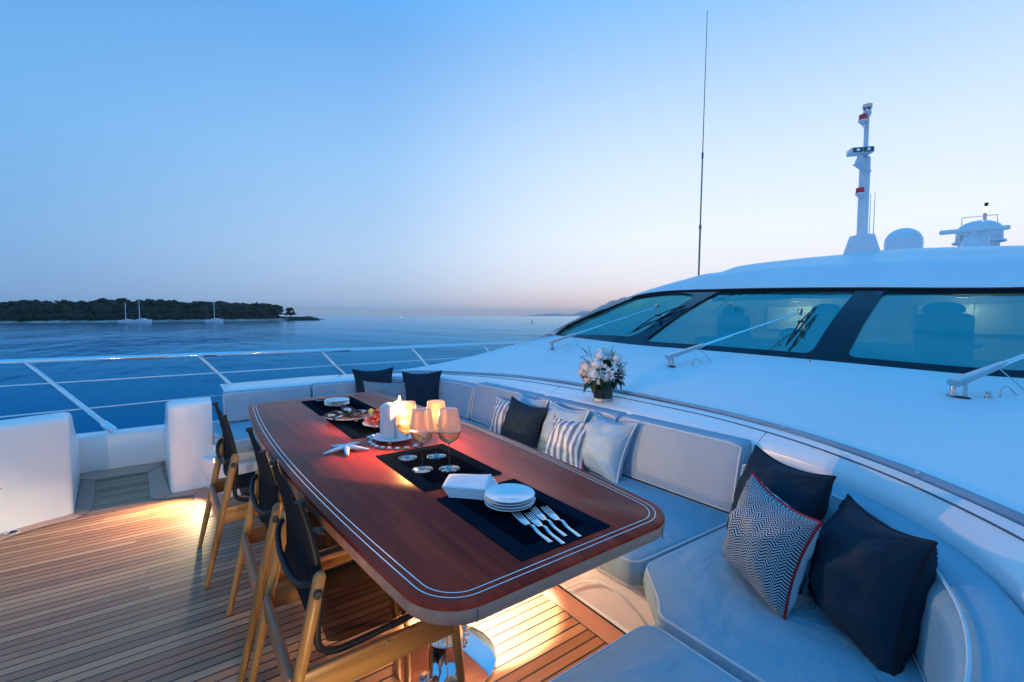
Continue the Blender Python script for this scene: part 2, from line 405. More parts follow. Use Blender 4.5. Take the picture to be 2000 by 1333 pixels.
M['oakx'] = wood('oak chair rail', (.36, .18, .055), (.18, .08, .025), along='X', rough=.38, scale=1.3)
M['oaky'] = wood('oak chair cross rail', (.44, .18, .085), (.24, .095, .045), along='Y', rough=.38, scale=1.3)
M['mahog'] = wood('mahogany tabletop', (.74, .058, .022), (.34, .024, .011), along='Y', rough=.33, spec=.12, ring=20)
M['edge'] = wood('walnut table edge', (.78, .36, .22), (.50, .20, .12), along='X', rough=.4, scale=1.0)
M['inlay'] = mat('pale inlay', (.80, .78, .74), rough=.35)
M['seat'] = fabric('pale seat canvas', (.27, .42, .51), fold=.9, dist=.05)
M['back'] = fabric('grey back canvas', (.33, .40, .47), fold=.5, dist=.03)
M['pipe'] = fabric('light piping', (.62, .64, .66), fold=0)
M['navy'] = fabric('charcoal navy cotton', (.014, .030, .048), fold=.8, spec=.15)
M['navypipe'] = fabric('charcoal piping', (.012, .015, .02), fold=0)
M['blue'] = fabric('pale blue cotton', (.33, .46, .55), fold=.5, spec=.08)
M['stripe'] = fabric('striped cotton', (.62, .65, .68), 'stripe', (.17, .21, .26), n1=8.5, fold=.25, spec=.08)
M['herr'] = fabric('herringbone wool', (.46, .52, .56), 'herring', (.022, .026, .034), n1=12, freq=40, fold=.2)
M['herr2'] = fabric('fine herringbone wool', (.42, .45, .47), 'herring', (.09, .11, .14), n1=14, freq=22, fold=.2)
M['red'] = fabric('red piping', (.42, .02, .03), fold=0)
M['sling'] = glassy('black mesh sling', tint=(.16, .15, .14), rough=.6, fres=.06, frost=.50, body=(.010, .011, .013))
M['slingback'] = mat('black sling canvas', (.010, .013, .018), rough=.85, spec=.1, bump=(500, .2))
M['mat'] = mat('woven placemat', (.007, .014, .024), rough=.8, spec=.0, bump=(600, .25), var=(300, .25))
M['mat2'] = mat('woven placemat centre', (.003, .005, .009), rough=.8, spec=.0, bump=(600, .25))
M['china'] = mat('white china', (.80, .80, .80), rough=.12, coat=.3)
M['wax'] = mat('candle wax', (.82, .80, .76), rough=.5, sss=.6)
M['napkin'] = mat('white linen', (.78, .78, .80), rough=.85, bump=(300, .1))
M['stitch'] = mat('grey embroidery', (.25, .26, .30), rough=.8)
M['starfish'] = mat('dried starfish', (.78, .78, .77), rough=.75, bump=(160, .35))
M['bead'] = mat('shell bead', (.80, .79, .78), rough=.3)
def flamemat():
    m = bpy.data.materials.new('candle flame'); m.use_nodes = True; t = m.node_tree; t.nodes.clear(); n = t.nodes.new
    o = n('ShaderNodeOutputMaterial'); e = n('ShaderNodeEmission'); e.inputs[0].default_value = (1, .46, .12, 1); e.inputs[1].default_value = 40
    tr = n('ShaderNodeBsdfTransparent'); ad = n('ShaderNodeAddShader'); t.links.new(e.outputs[0], ad.inputs[0]); t.links.new(tr.outputs[0], ad.inputs[1]); t.links.new(ad.outputs[0], o.inputs[0]); return m
M['flame'] = flamemat()
M['wick'] = mat('wick', (.01, .01, .01), rough=.9)
M['clear'] = glassy('clear glass', tint=(.97, .98, .98), fres=.75)
M['frost'] = glassy('frosted glass', tint=(.95, .95, .97), rough=.2, fres=.35, frost=.44, body=(1, .66, .48))
M['wine'] = glassy('white wine', tint=(1, .97, .84), rough=.05, fres=.35, frost=.26, body=(1, .88, .62))
M['shell'] = mat('oyster shell', (.045, .05, .05), rough=.6, bump=(90, .6), var=(60, .5))
M['oyster'] = mat('oyster flesh', (.55, .56, .54), rough=.15, var=(50, .3))
M['shrimp'] = mat('cooked prawn', (.48, .10, .05), rough=.3, var=(70, .45))
M['garnish'] = mat('shredded carrot', (.55, .17, .10), rough=.6, var=(40, .4))
M['lemon'] = mat('lemon', (.62, .52, .08), rough=.4)
M['leaf'] = mat('leaf green', (.012, .045, .018), rough=.5, spec=.3, var=(60, .4))
M['leafdark'] = mat('dark leaf', (.005, .012, .012), rough=.4, spec=.3, var=(40, .4))
M['rose'] = mat('white rose petal', (.84, .84, .80), rough=.9, spec=.1, var=(60, .05))
M['brown'] = mat('brown bud', (.06, .035, .025), rough=.7, var=(80, .4))
M['seedh'] = mat('pale seed head', (.45, .46, .36), rough=.8)
M['redlens'] = mat('red lamp lens', (.85, .012, .03), rough=.15, coat=.5)
M['greylens'] = mat('dark floodlight glass', (.05, .07, .09), rough=.08, coat=1)
M['lampwarm'] = mat('warm lamp lens', (1, .8, .5), emit=(1, .72, .36), es=14)
M['whitelamp'] = mat('white mast lamp lens', (1, .9, .8), emit=(1, .80, .62), es=9)
M['pine'] = mat('pine foliage', (.020, .032, .016), rough=.9, var=(.35, .6))
M['bark'] = mat('pine bark', (.07, .05, .04), rough=.9)
M['rock'] = mat('shore rock', (.36, .33, .28), rough=.9, var=(.15, .5), bump=(1.2, 1))
M['scrub'] = mat('island ground', (.05, .055, .035), rough=.95, var=(.2, .4))
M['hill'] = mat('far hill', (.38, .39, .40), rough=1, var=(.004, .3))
M['hull'] = mat('white hull', (.90, .90, .90), rough=.3)
M['lining'] = mat('cabin lining', (.50, .44, .34), rough=.6)
M['leather'] = mat('dark cabin leather', (.012, .016, .018), rough=.45)
M['dash'] = mat('cabin dashboard', (.020, .028, .032), rough=.5)
M['cabinlamp'] = mat('cabin ceiling light', (1, .85, .6), emit=(1, .74, .40), es=1.6)

# windscreen: teal tinted glass that mirrors the sky
def windglass():
    m = bpy.data.materials.new('tinted windscreen glass'); m.use_nodes = True; t = m.node_tree; t.nodes.clear(); n = t.nodes.new; l = t.links.new
    o = n('ShaderNodeOutputMaterial'); g = n('ShaderNodeBsdfGlossy'); g.inputs['Roughness'].default_value = .02; g.inputs['Color'].default_value = (.12, .56, .56, 1)
    tr = n('ShaderNodeBsdfTransparent'); tr.inputs[0].default_value = (.28, .50, .38, 1)
    f = n('ShaderNodeFresnel'); f.inputs[0].default_value = 1.9
    tc_ = n('ShaderNodeTexCoord'); nz = n('ShaderNodeTexNoise'); nz.inputs['Scale'].default_value = .8; nz.inputs['Detail'].default_value = 5; l(tc_.outputs['Object'], nz.inputs['Vector'])
    bp = n('ShaderNodeBump'); bp.inputs['Strength'].default_value = .5; bp.inputs['Distance'].default_value = .12; l(nz.outputs[0], bp.inputs['Height']); l(bp.outputs[0], g.inputs['Normal'])
    mx = n('ShaderNodeMixShader'); l(mathn(t, 'MINIMUM', mathn(t, 'ADD', mathn(t, 'MULTIPLY', f.outputs[0], .55), .46), .95), mx.inputs[0]); l(tr.outputs[0], mx.inputs[1]); l(g.outputs[0], mx.inputs[2])
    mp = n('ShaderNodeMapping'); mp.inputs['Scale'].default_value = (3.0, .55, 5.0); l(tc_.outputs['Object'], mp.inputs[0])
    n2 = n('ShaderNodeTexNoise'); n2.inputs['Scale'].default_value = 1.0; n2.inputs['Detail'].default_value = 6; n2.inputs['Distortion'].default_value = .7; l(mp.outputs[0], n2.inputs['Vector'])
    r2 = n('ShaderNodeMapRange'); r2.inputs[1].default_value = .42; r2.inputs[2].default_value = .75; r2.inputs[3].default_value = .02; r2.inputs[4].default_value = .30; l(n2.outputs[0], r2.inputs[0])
    df = n('ShaderNodeBsdfDiffuse'); df.inputs[0].default_value = (.22, .50, .46, 1)  # pale diffuse streaks painted in, standing for soft reflections on the glass
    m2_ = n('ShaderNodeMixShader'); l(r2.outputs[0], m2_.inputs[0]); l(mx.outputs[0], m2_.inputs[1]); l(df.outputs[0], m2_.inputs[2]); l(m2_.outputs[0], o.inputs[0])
    return m
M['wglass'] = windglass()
def seamat():
    m = bpy.data.materials.new('sea water'); m.use_nodes = True; t = m.node_tree; t.nodes.clear(); n = t.nodes.new; l = t.links.new
    o = n('ShaderNodeOutputMaterial'); df = n('ShaderNodeBsdfDiffuse'); df.inputs[0].default_value = (.001, .125, .25, 1)
    g = n('ShaderNodeBsdfGlossy'); g.inputs['Roughness'].default_value = .12; g.inputs['Color'].default_value = (.56, .82, 1, 1)
    co = n('ShaderNodeTexCoord'); mp = n('ShaderNodeMapping'); mp.inputs['Rotation'].default_value = (0, 0, -AZ); mp.inputs['Scale'].default_value = (1, .28, 1); l(co.outputs['Object'], mp.inputs[0])
    a = n('ShaderNodeTexNoise'); a.inputs['Scale'].default_value = .5; a.inputs['Detail'].default_value = 4; l(mp.outputs[0], a.inputs['Vector'])
    c = n('ShaderNodeTexNoise'); c.inputs['Scale'].default_value = .05; c.inputs['Detail'].default_value = 4; l(mp.outputs[0], c.inputs['Vector'])
    bp = n('ShaderNodeBump'); bp.inputs['Strength'].default_value = .55; bp.inputs['Distance'].default_value = .6
    l(mathn(t, 'ADD', mathn(t, 'MULTIPLY', a.outputs[0], .7), mathn(t, 'MULTIPLY', c.outputs[0], 4.5)), bp.inputs['Height']); l(bp.outputs[0], g.inputs['Normal'])
    f = n('ShaderNodeFresnel'); f.inputs[0].default_value = 1.33
    gc = n('ShaderNodeMix'); gc.data_type = 'RGBA'; l(mathn(t, 'POWER', f.outputs[0], 3.0), gc.inputs[0]); gc.inputs[6].default_value = (.10, .70, 1, 1); gc.inputs[7].default_value = (.72, .88, 1, 1); l(gc.outputs[2], g.inputs['Color'])
    mx = n('ShaderNodeMixShader'); l(mathn(t, 'MULTIPLY', mathn(t, 'POWER', f.outputs[0], 1.9), .92), mx.inputs[0]); l(df.outputs[0], mx.inputs[1]); l(g.outputs[0], mx.inputs[2]); l(mx.outputs[0], o.inputs[0])
    return m
M['sea'] = seamat()
from mathutils.bvhtree import BVHTree
def cast(bvh, u, v, off=0):
    d = Vector(_ray(u, v)).normalized(); h = bvh.ray_cast(Vector((0, 0, H)), d)
    if h[0] is None: return None
    nrm = h[1]
    if nrm.dot(d) > 0: nrm = -nrm
    return h[0]+nrm*off
SEA = -3.3
# ================================================================== SETTING
b = MB(); n_ = 64
far = 13000
b.grid([[(x, y, SEA) for x in (-far, -3000, -600, -100, 100, 600, 3000, far)] for y in (-far, -3000, -600, -100, 100, 600, 3000, far)])
tag(b.build('sea', M['sea'], smooth=False, face=(0, 0, 1)), kind='structure')
# teak deck with planks running fore and aft
b = MB(); b.add([(-7, -1.2, 0), (2.6, -1.2, 0), (2.6, 5.5, 0), (-7, 5.5, 0)], [(0, 1, 2, 3)]); b.add([(-7, -1.2, -.12), (2.6, -1.2, -.12), (2.6, 5.5, -.12), (-7, 5.5, -.12)], [(0, 3, 2, 1)])
deck = tag(b.build('deck', M['teak'], smooth=False), kind='structure')
def board(poly, mm, z=.004, seam=.004):
    q = MB(); q.add([(x, y, z/2) for x, y in poly], [tuple(range(len(poly)))]); q.build('margin_seam', M['seam'], deck, smooth=False)
    ins = offset2(poly, seam)
    q = MB(); q.add([(x, y, z) for x, y in ins], [tuple(range(len(ins)))]); q.build('margin_board', mm, deck, smooth=False)
board([(1.42, .6), (1.53, .6), (1.53, 4.1), (1.42, 4.1)], M['teaky'])
board([(-.765, 5.25), (-.745, 5.245), (-.645, 5.145), (-.305, 5.145), (-.215, 5.31), (-.205, 5.47), (-.775, 5.47)], M['teakx'])
board([(-.745, 5.24), (-.645, 5.145), (-.585, 4.56), (-.580, 4.42), (-.590, 4.33), (-.612, 4.295), (-.674, 4.355)], M['teaky'])
board([(-.217, 5.30), (-.305, 5.14), (-.262, 4.49), (-.250, 4.40), (-.232, 4.36), (-.19, 4.314), (-.122, 4.40)], M['teaky'])
board([(-.118, 4.41), (-.186, 4.314), (-.05, 4.285), (.016, 4.276), (.078, 4.40), (.08, 4.42)], M['teakx'])
board([(.08, 4.42), (.016, 4.273), (.028, 4.05), (.045, 3.86), (.075, 3.73), (.12, 3.74), (.23, 4.06), (.11, 4.42)], M['teaky'])
fr = [(-.674, 4.365), (-.79, 4.345), (-.9, 4.30), (-1.0, 4.26), (-1.35, 4.10), (-1.8, 3.9)]
board(fr+[(-1.8, 3.78), (-1.35, 3.96), (-1.10, 4.02), (-.98, 4.07), (-.925, 4.135), (-.86, 4.175), (-.77, 4.213), (-.654, 4.235), (-.612, 4.29)], M['teakx'])
# small round deck drain
dr = atZ(24, 1042, 0)
dd = empty('deck_drain', dr, 0, 'small round steel drain set in the teak beside the left white locker', 'drain')
b = MB(); b.lathe([(.040, .004), (.040, .008), (.026, .009), (.024, .005)], n=28); b.build('rim', M['brushed'], dd)
b = MB(); b.lathe([(.024, .0055), (0.0001, .0055)], n=20); b.build('bowl', M['black'], dd)

# ------------------------------------------------------------------ bulwark lockers, low wall, hull
def slab(name, poly, z0, z1, r, m, parent=None, seg=5, z0r=.002):
    q = MB(); rg = [[(p[0], p[1], z0) for p in poly]]
    for i in range(seg+1):
        a = PI/2*i/seg; o = r*(1-math.cos(a)); z = z1-r+r*math.sin(a)
        rg.append([(p[0], p[1], z) for p in offset2(poly, o)])
    q.rings(rg); return q.build(name, m, parent, ang=50)
def locker(label, stations, mirror=False, top=.70):
    """stations: (x, front y, x shift of the outer edge, inset)"""
    q = MB(); rg = []
    for x, yf, dxo, ins in stations:
        yf2 = yf+ins; t_ = top-ins*.8; r = .045
        pr = [(yf2, 0)]+[(yf2, .2), (yf2, .45)]+[(yf2+r-r*math.cos(a), t_-r+r*math.sin(a)) for a in [PI/2*i/6 for i in range(7)]]
        pr += [(yf2+.16, t_+.002), (yf2+.24, t_-.002), (yf2+.30, t_-.02), (yf2+.36, t_-.06), (yf2+.5, t_-.15), (5.30, .37-ins*.5), (5.42, .342-ins*.5), (5.53, .335-ins*.5), (5.54, 0)]
        row = []
        for (y, z) in pr:
            k = max(0, (y-4.36)/1.18); X_ = x+dxo*k
            row.append(Vector((X_, y if not mirror else 4.76-y, z)))
        rg.append(row)
    q.rings(rg); return tag(q.build('bulwark_locker', M['gel'], None, ang=45), label, 'locker', 'white bulwark lockers')
lk = locker('narrow white bulwark locker standing between the low wall and the far bench seat', [(-.12, 4.42, -.075, .05), (-.118, 4.42, -.075, .03), (-.108, 4.418, -.07, .012), (-.09, 4.416, -.06, .003), (-.06, 4.415, -.04, 0), (.03, 4.42, 0, 0), (.155, 4.44, 0, 0), (.165, 4.44, 0, .006), (.168, 4.45, 0, .03)], top=.705)
def fy(x): t = -.672-x; return 4.356-.20*t-.60*t*t if t < .25 else 4.2685-.50*(t-.25)+.03*(t-.25)**2
stn = [(-.672, fy(-.672), -.118, .05), (-.675, fy(-.672), -.118, .03), (-.686, fy(-.68), -.11, .012), (-.705, fy(-.7), -.10, .003), (-.74, fy(-.74), -.06, 0), (-.85, fy(-.85), 0, 0)]+[(x, fy(x), 0, 0) for x in (-1.0, -1.2, -1.5, -1.9, -2.4, -3.0)]
lk2 = locker('wide white bulwark locker with a bulging front at the left edge of the deck', stn)
for o, pts in ((lk, [(333, 802), (329, 880), (419, 821)]), (lk2, [])):
    for (u, v) in pts:
        pass
lk3 = locker('white bulwark locker on the near side of the deck, outside the photo', stn, True)
b = MB()
for z in (.60,): b.lathe([(.006, 0), (.006, .004), (.0001, .005)], T=Matrix.Translation((-.135, 4.47, z)) @ Matrix.Rotation(-PI/2, 4, 'Y'), n=10)
b.build('screw', M['black'], lk)
b = MB(); b.lathe([(.012, 0), (.012, .006), (.006, .012), (.0001, .013)], T=Matrix.Translation((-1.0, 4.235, .30)) @ Matrix.Rotation(PI/2, 4, 'X'), n=16); b.tube([(-1.0, 4.22, .30), (-.975, 4.215, .295)], .004)
b.build('latch', M['steel'], lk2)
b = MB(); b.box((-1.9, 5.53, .165), (3.9, .19, .33), bev=.015)
lw = tag(b.build('bulwark_wall', M['gel'], ang=50), 'low white bulwark wall running behind the lockers below the rail', 'wall')
b = MB(); hp = [(-9, 4.6), (-6, 5.25), (-3.85, 5.6), (0, 5.64), (6, 5.64), (16, 5.5)]
b.grid([[(x, y, z) for x, y in hp] for z in (.30, -.1)]); b.grid([[(x, y-(.25 if z < -2 else 0), z) for x, y in hp] for z in (-.1, -1.6, -4)])
hull = tag(b.build('yacht_hull', M['hull'], solid=.04), 'white side of the yacht hull dropping to the water below the rail', 'hull')

# ------------------------------------------------------------------ guard rail
rail = empty('guard_rail', (0, 5.5, 0), 0, 'polished steel guard rail with raked posts and two thin wires above the bulwark', 'railing')
def rel(pts, e): return [Vector(p)-Vector(e.location) for p in pts]
tp = [atY(0, 708, 5.56), atY(50, 706, 5.56), atY(388, 694, 5.56), atY(627, 685.5, 5.55), atY(803, 679, 5.53), atY(942, 673, 5.5), atY(1010, 671, 5.48)]
dirn = (tp[0]-tp[2]).normalized()
rpts = [tp[0]+dirn*3]+tp+[tp[-1]+Vector((1.2, -.02, 0))]
b = MB(); b.tube(rel(cr(rpts, 60), rail), .023, 14); b.build('top_rail', M['steel'], rail)
st = [tp[1], tp[2], tp[3], tp[4], tp[5]]
base0 = atY(222, 842, 5.46)
dl = base0-st[0]
bases = []
for i, p in enumerate(st+[st[0]+dirn*1.18]):
    q = p+dl
    if i == 0: q = base0
    a = p+Vector((0, 0, -.012))
    b = MB(); b.tube(rel([a, a.lerp(q, .38)], rail), .0165, 14); b.tube(rel([a.lerp(q, .36), q], rail), .020, 14)
    b.tube(rel([a.lerp(q, .72), a.lerp(q, .735)], rail), .023, 14)
    b.tube(rel([a.lerp(q, .86), a.lerp(q, .88), q], rail), [.021, .030, .034], 16)
    b.build('stanchion', M['steel'], rail); bases.append((a, q))
for (pa, pb) in (((0, 755), (920, 698)), ((0, 815), (345, 781))):
    A = atY(*pa, 5.53); B = atY(*pb, 5.50); d = (B-A).normalized()
    b = MB(); b.tube(rel([A-d*3, A, B, B+d*(1.5 if pb[0] > 500 else 4)], rail), .0058, 8); b.build('wire', M['wire'], rail)

# ------------------------------------------------------------------ deckhouse (coachroof, windscreen, roof)
house = empty('deckhouse', (5, 2.4, 0), 0, 'white wheelhouse with a sloping foredeck, wide raked windscreen and curved roof', 'deckhouse')
hl = Vector(house.location)
def bx_(Y_): return 3.80+.35*((Y_-2.38)/2.35)**2
def solveX(u, v, fx):
    x = 4.0
    for _ in range(30): x = .5*x+.5*fx(atX(u, v, x).y)
    return atX(u, v, x)
TIP = atX(1083, 655, 4.15)
R0 = [(-.15, (1.7, 5.22, .735)), (0, (2.1, 4.78, .765)), (.15, (2.36, 4.1, .80)), (.28, (2.50, 3.35, .832)), (.42, (2.57, 2.6, .84)), (.55, (2.54, 1.8, .84)), (.66, (2.44, 1.25, .84)), (.76, (2.24, .75, .84)), (.85, (2.0, .38, .84)), (.95, (1.6, -.02, .84)), (1.05, (1.1, -.3, .83)), (1.2, (.3, -.5, .80))]
R1 = [(-.15, atX(1066, 653, 4.05)), (0, TIP), (.1, solveX(1150, 663, bx_)), (.2, solveX(1235, 673.3, bx_)), (.4, solveX(1400, 686.5, bx_)), (.6, solveX(1600, 704, bx_)), (.8, solveX(2000, 739, bx_)), (1.0, Vector((4.15, .02, 1.10))), (1.05, Vector((4.08, -.17, 1.09))), (1.2, Vector((3.9, -.6, 1.0)))]
G = [atX(1083, 655, 4.15), atX(1096, 643.6, 4.22), atX(1130, 627, 4.38), atX(1165.6, 611, 4.55), atX(1240, 580, 5.0)]
R2 = [(0, G[0]), (.012, G[1]), (.04, G[2]), (.075, G[3]), (.13, G[4]), (.16, atX(1300, 570.5, 5.0)), (.2, atX(1395, 567, 4.93)), (.4, atX(1530, 564.5, 4.85)), (.6, atX(1695, 564, 4.85)), (.8, atX(2000, 564, 4.95)), (.87, Vector((5.0, .25, 1.62))), (.95, Vector((4.5, .1, 1.35))), (1.0, Vector((4.15, .02, 1.10)))]
ts = [-.15+1.35*i/110 for i in range(111)]
c0, c1 = crt(R0, ts), crt(R1, ts)
b = MB(); rows = []
for k in range(25):
    k_ = k/24; row = []
    for i, t_ in enumerate(ts):
        e_ = 1.12+.55*max(0, min(1, (.25-t_)/.4))
        p = c0[i].lerp(c1[i], k_); p.z = c0[i].z+(c1[i].z-c0[i].z)*k_**e_
        p.z += .035*math.sin(PI*k_)*max(0, min(1, (t_-.05)/.3))
        row.append(p)
    rows.append(row)
b.grid(rows); BV_coach = BVHTree.FromPolygons([Vector(v) for v in b.v], b.f)
q = MB(); q.grid([[p-hl for p in r_] for r_ in rows]); coach = q.build('foredeck_top', M['gelroof'], house, ang=60)
# outer flank of the coachroof
edge = [r_[0] for r_ in rows]
q = MB(); q.grid([[p-hl for p in edge], [p-hl+Vector((0, .10, -.03)) for p in edge], [Vector((p.x, 5.58, min(p.z-.12, .70)))-hl for p in edge], [Vector((p.x, 5.6, .2))-hl for p in edge]]); q.build('flank', M['gelroof'], house, ang=60)
# windscreen sheet P(s,t)
def Pws(s, t):
    a = crt(R1, [s])[0]; c = crt(R2, [s])[0]
    p = a.lerp(c, t); k = min(1, (c-a).length/1.0)
    return p+Vector((-.5, 0, .86))*(.035*math.sin(PI*t)*k)
def cell(s0, s1, pr, q, nn=60):
    """frame between the outer cell [s0,s1]x[0,1] and the rounded opening pr=(a,b,t0,t1,rs,rt)"""
    a, b_, t0, t1, rs, rt = pr
    inner = []; outer = []
    cs, ct = (a+b_)/2, (t0+t1)/2
    for cx, cy, a0 in ((b_-rs, t1-rt, 0), (a+rs, t1-rt, PI/2), (a+rs, t0+rt, PI), (b_-rs, t0+rt, 1.5*PI)):
        for i in range(9):
            an = a0+PI/2*i/8; inner.append((cx+rs*math.cos(an), cy+rt*math.sin(an)))
    # densify the straight runs
    inn = []
    for i, p in enumerate(inner):
        p2 = inner[(i+1) % len(inner)]; m = 14 if (i % 9) == 8 else 1
        for j in range(m): inn.append((p[0]+(p2[0]-p[0])*j/m, p[1]+(p2[1]-p[1])*j/m))
    for (x, y) in inn:
        fx, fy = (x-cs)/((b_-a)/2), (y-ct)/((t1-t0)/2); k = max(abs(fx), abs(fy)); fx /= k; fy /= k
        outer.append((s0+(s1-s0)*(fx+1)/2, (fy+1)/2))
    rg = []
    for w in (0, .5, 1): rg.append([Pws(o[0]+(i_[0]-o[0])*w, o[1]+(i_[1]-o[1])*w)-hl for o, i_ in zip(outer, inn)])
    inset = [p+Vector((.012, 0, -.022)) for p in rg[-1]]
    q.grid(rg+[inset], closed=True); return inn
panes = [((0.002, .203), (.016, .190, .10, .95, .02, .16)), ((.203, .607), (.216, .583, .062, .97, .011, .07)), ((.607, .998), (.630, .985, .062, .97, .011, .07))]
q = MB()
for (s01, pr) in panes: cell(s01[0], s01[1], pr, q)
q.build('windscreen_frame', M['blackglass'], house, ang=60)
q0 = MB(); q0.grid([[Pws(.002+.994*i/90, j/10) for i in range(91)] for j in range(11)]); BV_ws = BVHTree.FromPolygons([Vector(v) for v in q0.v], q0.f)
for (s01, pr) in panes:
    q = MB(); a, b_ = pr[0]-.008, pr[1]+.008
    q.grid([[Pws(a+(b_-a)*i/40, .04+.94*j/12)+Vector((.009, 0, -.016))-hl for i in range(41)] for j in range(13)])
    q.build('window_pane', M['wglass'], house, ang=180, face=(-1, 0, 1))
# corner post beside the left pane
Sp = [atX(1066, 653, 4.05), atX(1090, 641.5, 4.17), atX(1125, 624, 4.33), atX(1161, 607, 4.5), atX(1236, 577, 4.97)]
Gs = cr(G, 30); Ss = cr(Sp, 30)
q = MB(); q.grid([[p-hl for p in Gs], [(a.lerp(c, .5)+Vector((-.01, 0, .012)))-hl for a, c in zip(Gs, Ss)], [p-hl for p in Ss], [p-hl+Vector((.05, .10, -.06)) for p in Ss], [p-hl+Vector((.3, .45, -.9)) for p in Ss]]); q.build('corner_post', M['gelroof'], house, ang=70)
# roof
R4 = [(.13, atX(1246, 574.5, 5.15)), (.16, atX(1300, 558.5, 5.6)), (.2, atX(1365, 540, 6.1)), (.24, atX(1401, 534.5, 6.3)), (.29, atX(1440, 521, 6.45)), (.42, atX(1550, 506.5, 6.6)), (.54, atX(1650, 497, 6.65)), (.62, atX(1730, 488.5, 6.7)), (.72, atX(1860, 483, 6.7)), (.80, atX(2000, 480, 6.7)), (.87, Vector((6.5, .2, 2.0))), (.92, Vector((5.9, .1, 1.8)))]
tr_ = [.13+.76*i/90 for i in range(91)]
a2, a4 = crt(R2, tr_), crt(R4, tr_)
rows = []
lip = [p+Vector((-.02, 0, .012)) for p in a2]
rows.append([p+Vector((.06, 0, -.012)) for p in a2]); rows.append(lip)
for k in range(1, 13):
    k_ = k/12; rows.append([p.lerp(r_, k_)+Vector((0, 0, (.085*math.sin(PI*k_)+.05*math.sin(PI*min(1, k_*2.2)))*min(1, (r_-p).length/1.6))) for p, r_ in zip(lip, a4)])
rows.append([r_+Vector((1.0, 0, .055)) for r_ in a4]); rows.append([r_+Vector((3.5, 0, .10)) for r_ in a4]); rows.append([r_+Vector((8, 0, -.1)) for r_ in a4]); rows.append([r_+Vector((8, 0, -3.1)) for r_ in a4])
b = MB(); b.grid(rows); BV_roof = BVHTree.FromPolygons([Vector(v) for v in b.v], b.f)
q = MB(); q.grid([[p-hl for p in r_] for r_ in rows]); q.build('roof', M['gelroof'], house, ang=50)
e1 = [r_[0] for r_ in rows[1:-1]]
q = MB(); q.grid([[p-hl for p in e1], [p-hl+Vector((.03, .12, -.10)) for p in e1], [Vector((p.x+.1, 5.2, .9))-hl for p in e1], [Vector((p.x+.1, 5.4, .2))-hl for p in e1]]); q.build('side_wall', M['gelroof'], house, ang=60)
e1 = [r_[-1] for r_ in rows[1:-1]]
q = MB(); q.grid([[p-hl for p in e1], [Vector((p.x+.1, -.3, .9))-hl for p in e1], [Vector((p.x+.1, -.6, .2))-hl for p in e1]]); q.build('side_wall', M['gelroof'], house, ang=60)
# thin dark line where roof and windscreen meet
q = MB(); q.tube([p-hl+Vector((-.012, 0, .0)) for p in crt(R2, [.02+.93*i/80 for i in range(81)])], .007, 6); q.build('windscreen_seal', M['black'], house)
# cabin inside
q = MB(); q.box(Vector((5.9, 2.4, .52))-hl, (3.6, 4.4, .06)); q.box(Vector((7.7, 2.4, 1.3))-hl, (.06, 4.4, 1.6)); q.box(Vector((6.2, 4.45, 1.0))-hl, (3.0, .05, .95)); q.box(Vector((6.2, .15, 1.0))-hl, (3.0, .05, .95)); q.build('cabin_lining', M['lining'], house, smooth=False)
q = MB(); q.box(Vector((4.62, 2.38, 1.0))-hl, (.95, 3.5, .10), bev=.03); q.box(Vector((4.95, 2.1, 1.08))-hl, (.3, 1.9, .16), bev=.04); q.build('dashboard', M['dash'], house)
q = MB(); q.box(Vector((6.9, 2.3, 1.80))-hl, (.10, 3.5, .34)); q.build('added_dark_beam', M['dash'], house, smooth=False)  # dark beam added to darken the top of the view through the windscreen
for yy in (3.25, 2.15, 1.15):
    s_ = MB(); s_.box(Vector((6.05, yy, 1.17))-hl, (.14, .44, .50), bev=.06); s_.box(Vector((5.85, yy, .93))-hl, (.50, .46, .14), bev=.05); s_.ico(Vector((6.03, yy, 1.46))-hl, .16, 3, sc=(.5, 1, .5)); s_.tube([Vector((6.02, yy-.08, 1.3))-hl, Vector((6.02, yy-.08, 1.5))-hl], .012, 8)
    s_.build('helm_seat', M['leather'], house)
    s_ = MB(); s_.tube([Vector((5.75, yy+s2*.27, 1.12))-hl for s2 in (-1,)]+[Vector((6.0, yy-.27, 1.12))-hl], .022, 8); s_.build('arm_rest', M['dash'], house)
q = MB(); q.lathe([(.16, 0), (.175, .012), (.16, .024), (.15, .012), (.16, 0)], T=Matrix.Translation(Vector((5.25, 2.15, 1.12))-hl) @ Matrix.Rotation(1.0, 4, 'Y'), n=28); q.build('steering_wheel', M['dash'], house)
for yy, w_ in ((3.1, .9), (1.2, 1.0)):
    q = MB(); q.box(Vector((7.64, yy, 1.36))-hl, (.03, w_, .36), bev=.01); q.box(Vector((7.62, yy, 1.36))-hl, (.03, .03, .36)); q.build('cabin_cabinet', M['gel'], house)
for yy, xx, zz, en in ((3.0, 7.3, 1.50, 9), (1.25, 7.35, 1.50, 4), (4.0, 7.3, 1.5, 1)):
    q = MB(); q.lathe([(.07, -.01), (.075, .01), (.03, .02)], Vector((xx, yy, zz+.12))-hl, n=20); q.build('cabin_light_ring', M['brushed'], house)
    q = MB(); q.lathe([(.0001, -.012), (.062, -.011), (.064, -.004)], Vector((xx, yy, zz+.12))-hl, n=20); q.build('cabin_light_lens', M['cabinlamp'], house)
    pl = bpy.data.lights.new('cabin_light', 'POINT'); pl.energy = en; pl.color = (1, .82, .52); pl.shadow_soft_size = .06
    po = bpy.data.objects.new('cabin_light', pl); COL.objects.link(po); po.location = Vector((xx, yy, zz))

